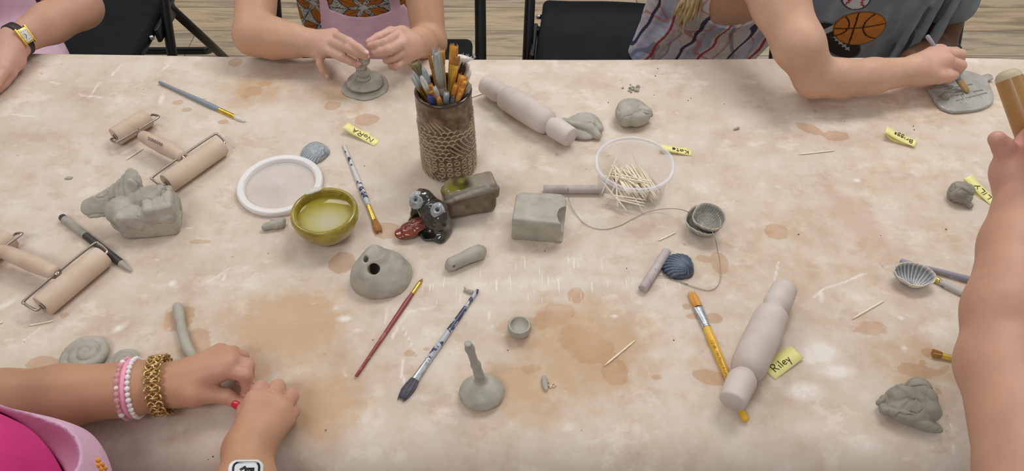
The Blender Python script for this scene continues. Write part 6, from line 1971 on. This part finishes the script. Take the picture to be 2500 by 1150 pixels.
    u = unit(np.cross(ax, [0, 0, 1.0])); v = np.cross(u, ax); v = v if v[2] > 0 else -v
    MT['white_rubber'] = mottled('white_rubber', [C(214, 214, 214), C(236, 236, 236)], 70, .5)
    V, F = [], []
    N = 48; ra = .0272
    for i, a in enumerate(np.linspace(0, 2 * math.pi, N, endpoint=False)):
        rad = math.cos(a) * u + math.sin(a) * v
        for h, rr in ((-.0105, ra), (-.0095, ra + .002), (.0095, ra + .002), (.0105, ra), (.0095, ra - .0008), (-.0095, ra - .0008)): V.append(c + rad * rr + ax * h)
    for i in range(N):
        for k in range(6): F.append((i * 6 + k, ((i + 1) % N) * 6 + k, ((i + 1) % N) * 6 + (k + 1) % 6, i * 6 + (k + 1) % 6))
    part('band', (np.array(V), F), MT['white_rubber'], sw)
    tl = math.radians(72); n = math.cos(tl) * u + math.sin(tl) * v; n = unit(n); s_ = np.cross(ax, n)
    R = np.stack([s_, ax, n], 1); cc = c + n * (ra + .003)
    part('case', rbox(cc, (.0165, .0185, .0042), R, .008, 5), MT['white_rubber'], sw)
    MT['screen'] = plain('screen_black', C(20, 20, 24), .1, coat=.5)
    sc = part('bezel', rbox(cc + n * .0040, (.0130, .0150, .0007), R, .006, 5), MT['screen'], sw)
    MT['lcd'] = plain('lcd_grey', C(206, 210, 214), .3)
    part('display', rbox(cc + n * .0046, (.0108, .0126, .0004), R, .004, 4), MT['lcd'], sc)
    part('display_figure', join([box(cc + n * .0052 + s_ * .003 + ax * .004, (.0045, .0035, .0002), R), box(cc + n * .0052 - s_ * .003 + ax * .007, (.003, .0012, .0002), R @ rotz(.6))]), MT['screen'], sc)
person_bracelets()

# ---- foreground arm at the right with the golden pin
def person_arm():
    el, wr = PD(2448, 893, .70), PD(2503, 452, .80)
    shd = PD(2580, 1560, .545)
    r = root('person', [*(shd)[:2], 0], 'person at the right edge whose bare forearm reaches over the table gripping a golden pin', 'person')
    S = Solid(np.min([el, wr, shd], 0) - .13, np.max([el, wr, shd], 0) + .18, .0026)
    S.chain([shd, PD(2520, 1180, .62), el], [.045, .0395, .0365], .014)
    S.chain([el, PD(2458, 760, .725), PD(2482, 600, .765), wr], [.0370, .0365, .0320, .0255], .014)
    S.ell(PD(2412, 888, .70), (.020, .020, .020), None, .016)
    fs = [[PD(2540, 335, .795), PD(2530, 300, .770), PD(2545, 300, .748), PD(2570, 330, .745)], [PD(2568, 345, .80), PD(2560, 318, .772), PD(2574, 330, .750), PD(2598, 352, .748)],
          [PD(2590, 368, .805), PD(2588, 346, .778), PD(2600, 360, .757), PD(2620, 380, .755)], [PD(2606, 396, .81), PD(2608, 378, .785), PD(2618, 390, .766), PD(2634, 408, .764)]]
    th = [PD(2470, 420, .80), PD(2462, 388, .795), PD(2450, 360, .79), PD(2434, 340, .785)]
    hand(S, wr, fs, th, .0096, .0155, .025)
    S.cone(PD(2478, 410, .80), PD(2535, 350, .80), .018, .020, .012)
    V, F = S.mesh()
    body = part('body', (V, F), MT['skin'], r, col=skin_col(V, C3(192, 146, 122), [(PD(2480, 370, .79), .06)], C3(206, 152, 140)))
    a, b = PD(2459, 180, .81), PD(2613, 585, .80)
    L = np.linalg.norm(b - a); R = .0132
    pin = root('wooden_dowel_pin', a, 'golden varnished wooden pin held upright by the foreground hand', 'rolling pin')
    part('shaft', xf(lathe([(R, .006), (R * 1.06, L * .25), (R * 1.12, L * .5), (R * 1.05, L * .9), (R * .9, L), (0, L)], 32), align(a, b), a), MT['wood_golden'], pin)
    MT['worn_wood'] = mottled('worn_wood', [C(176, 160, 132), C(196, 182, 156)], 60, .5)
    part('worn_tip', xf(lathe([(0, -.004), (R * .5, -.0035), (R * .8, -.001), (R * .95, .002), (R, .006)], 32), align(a, b), a), MT['worn_wood'], pin)
person_arm()
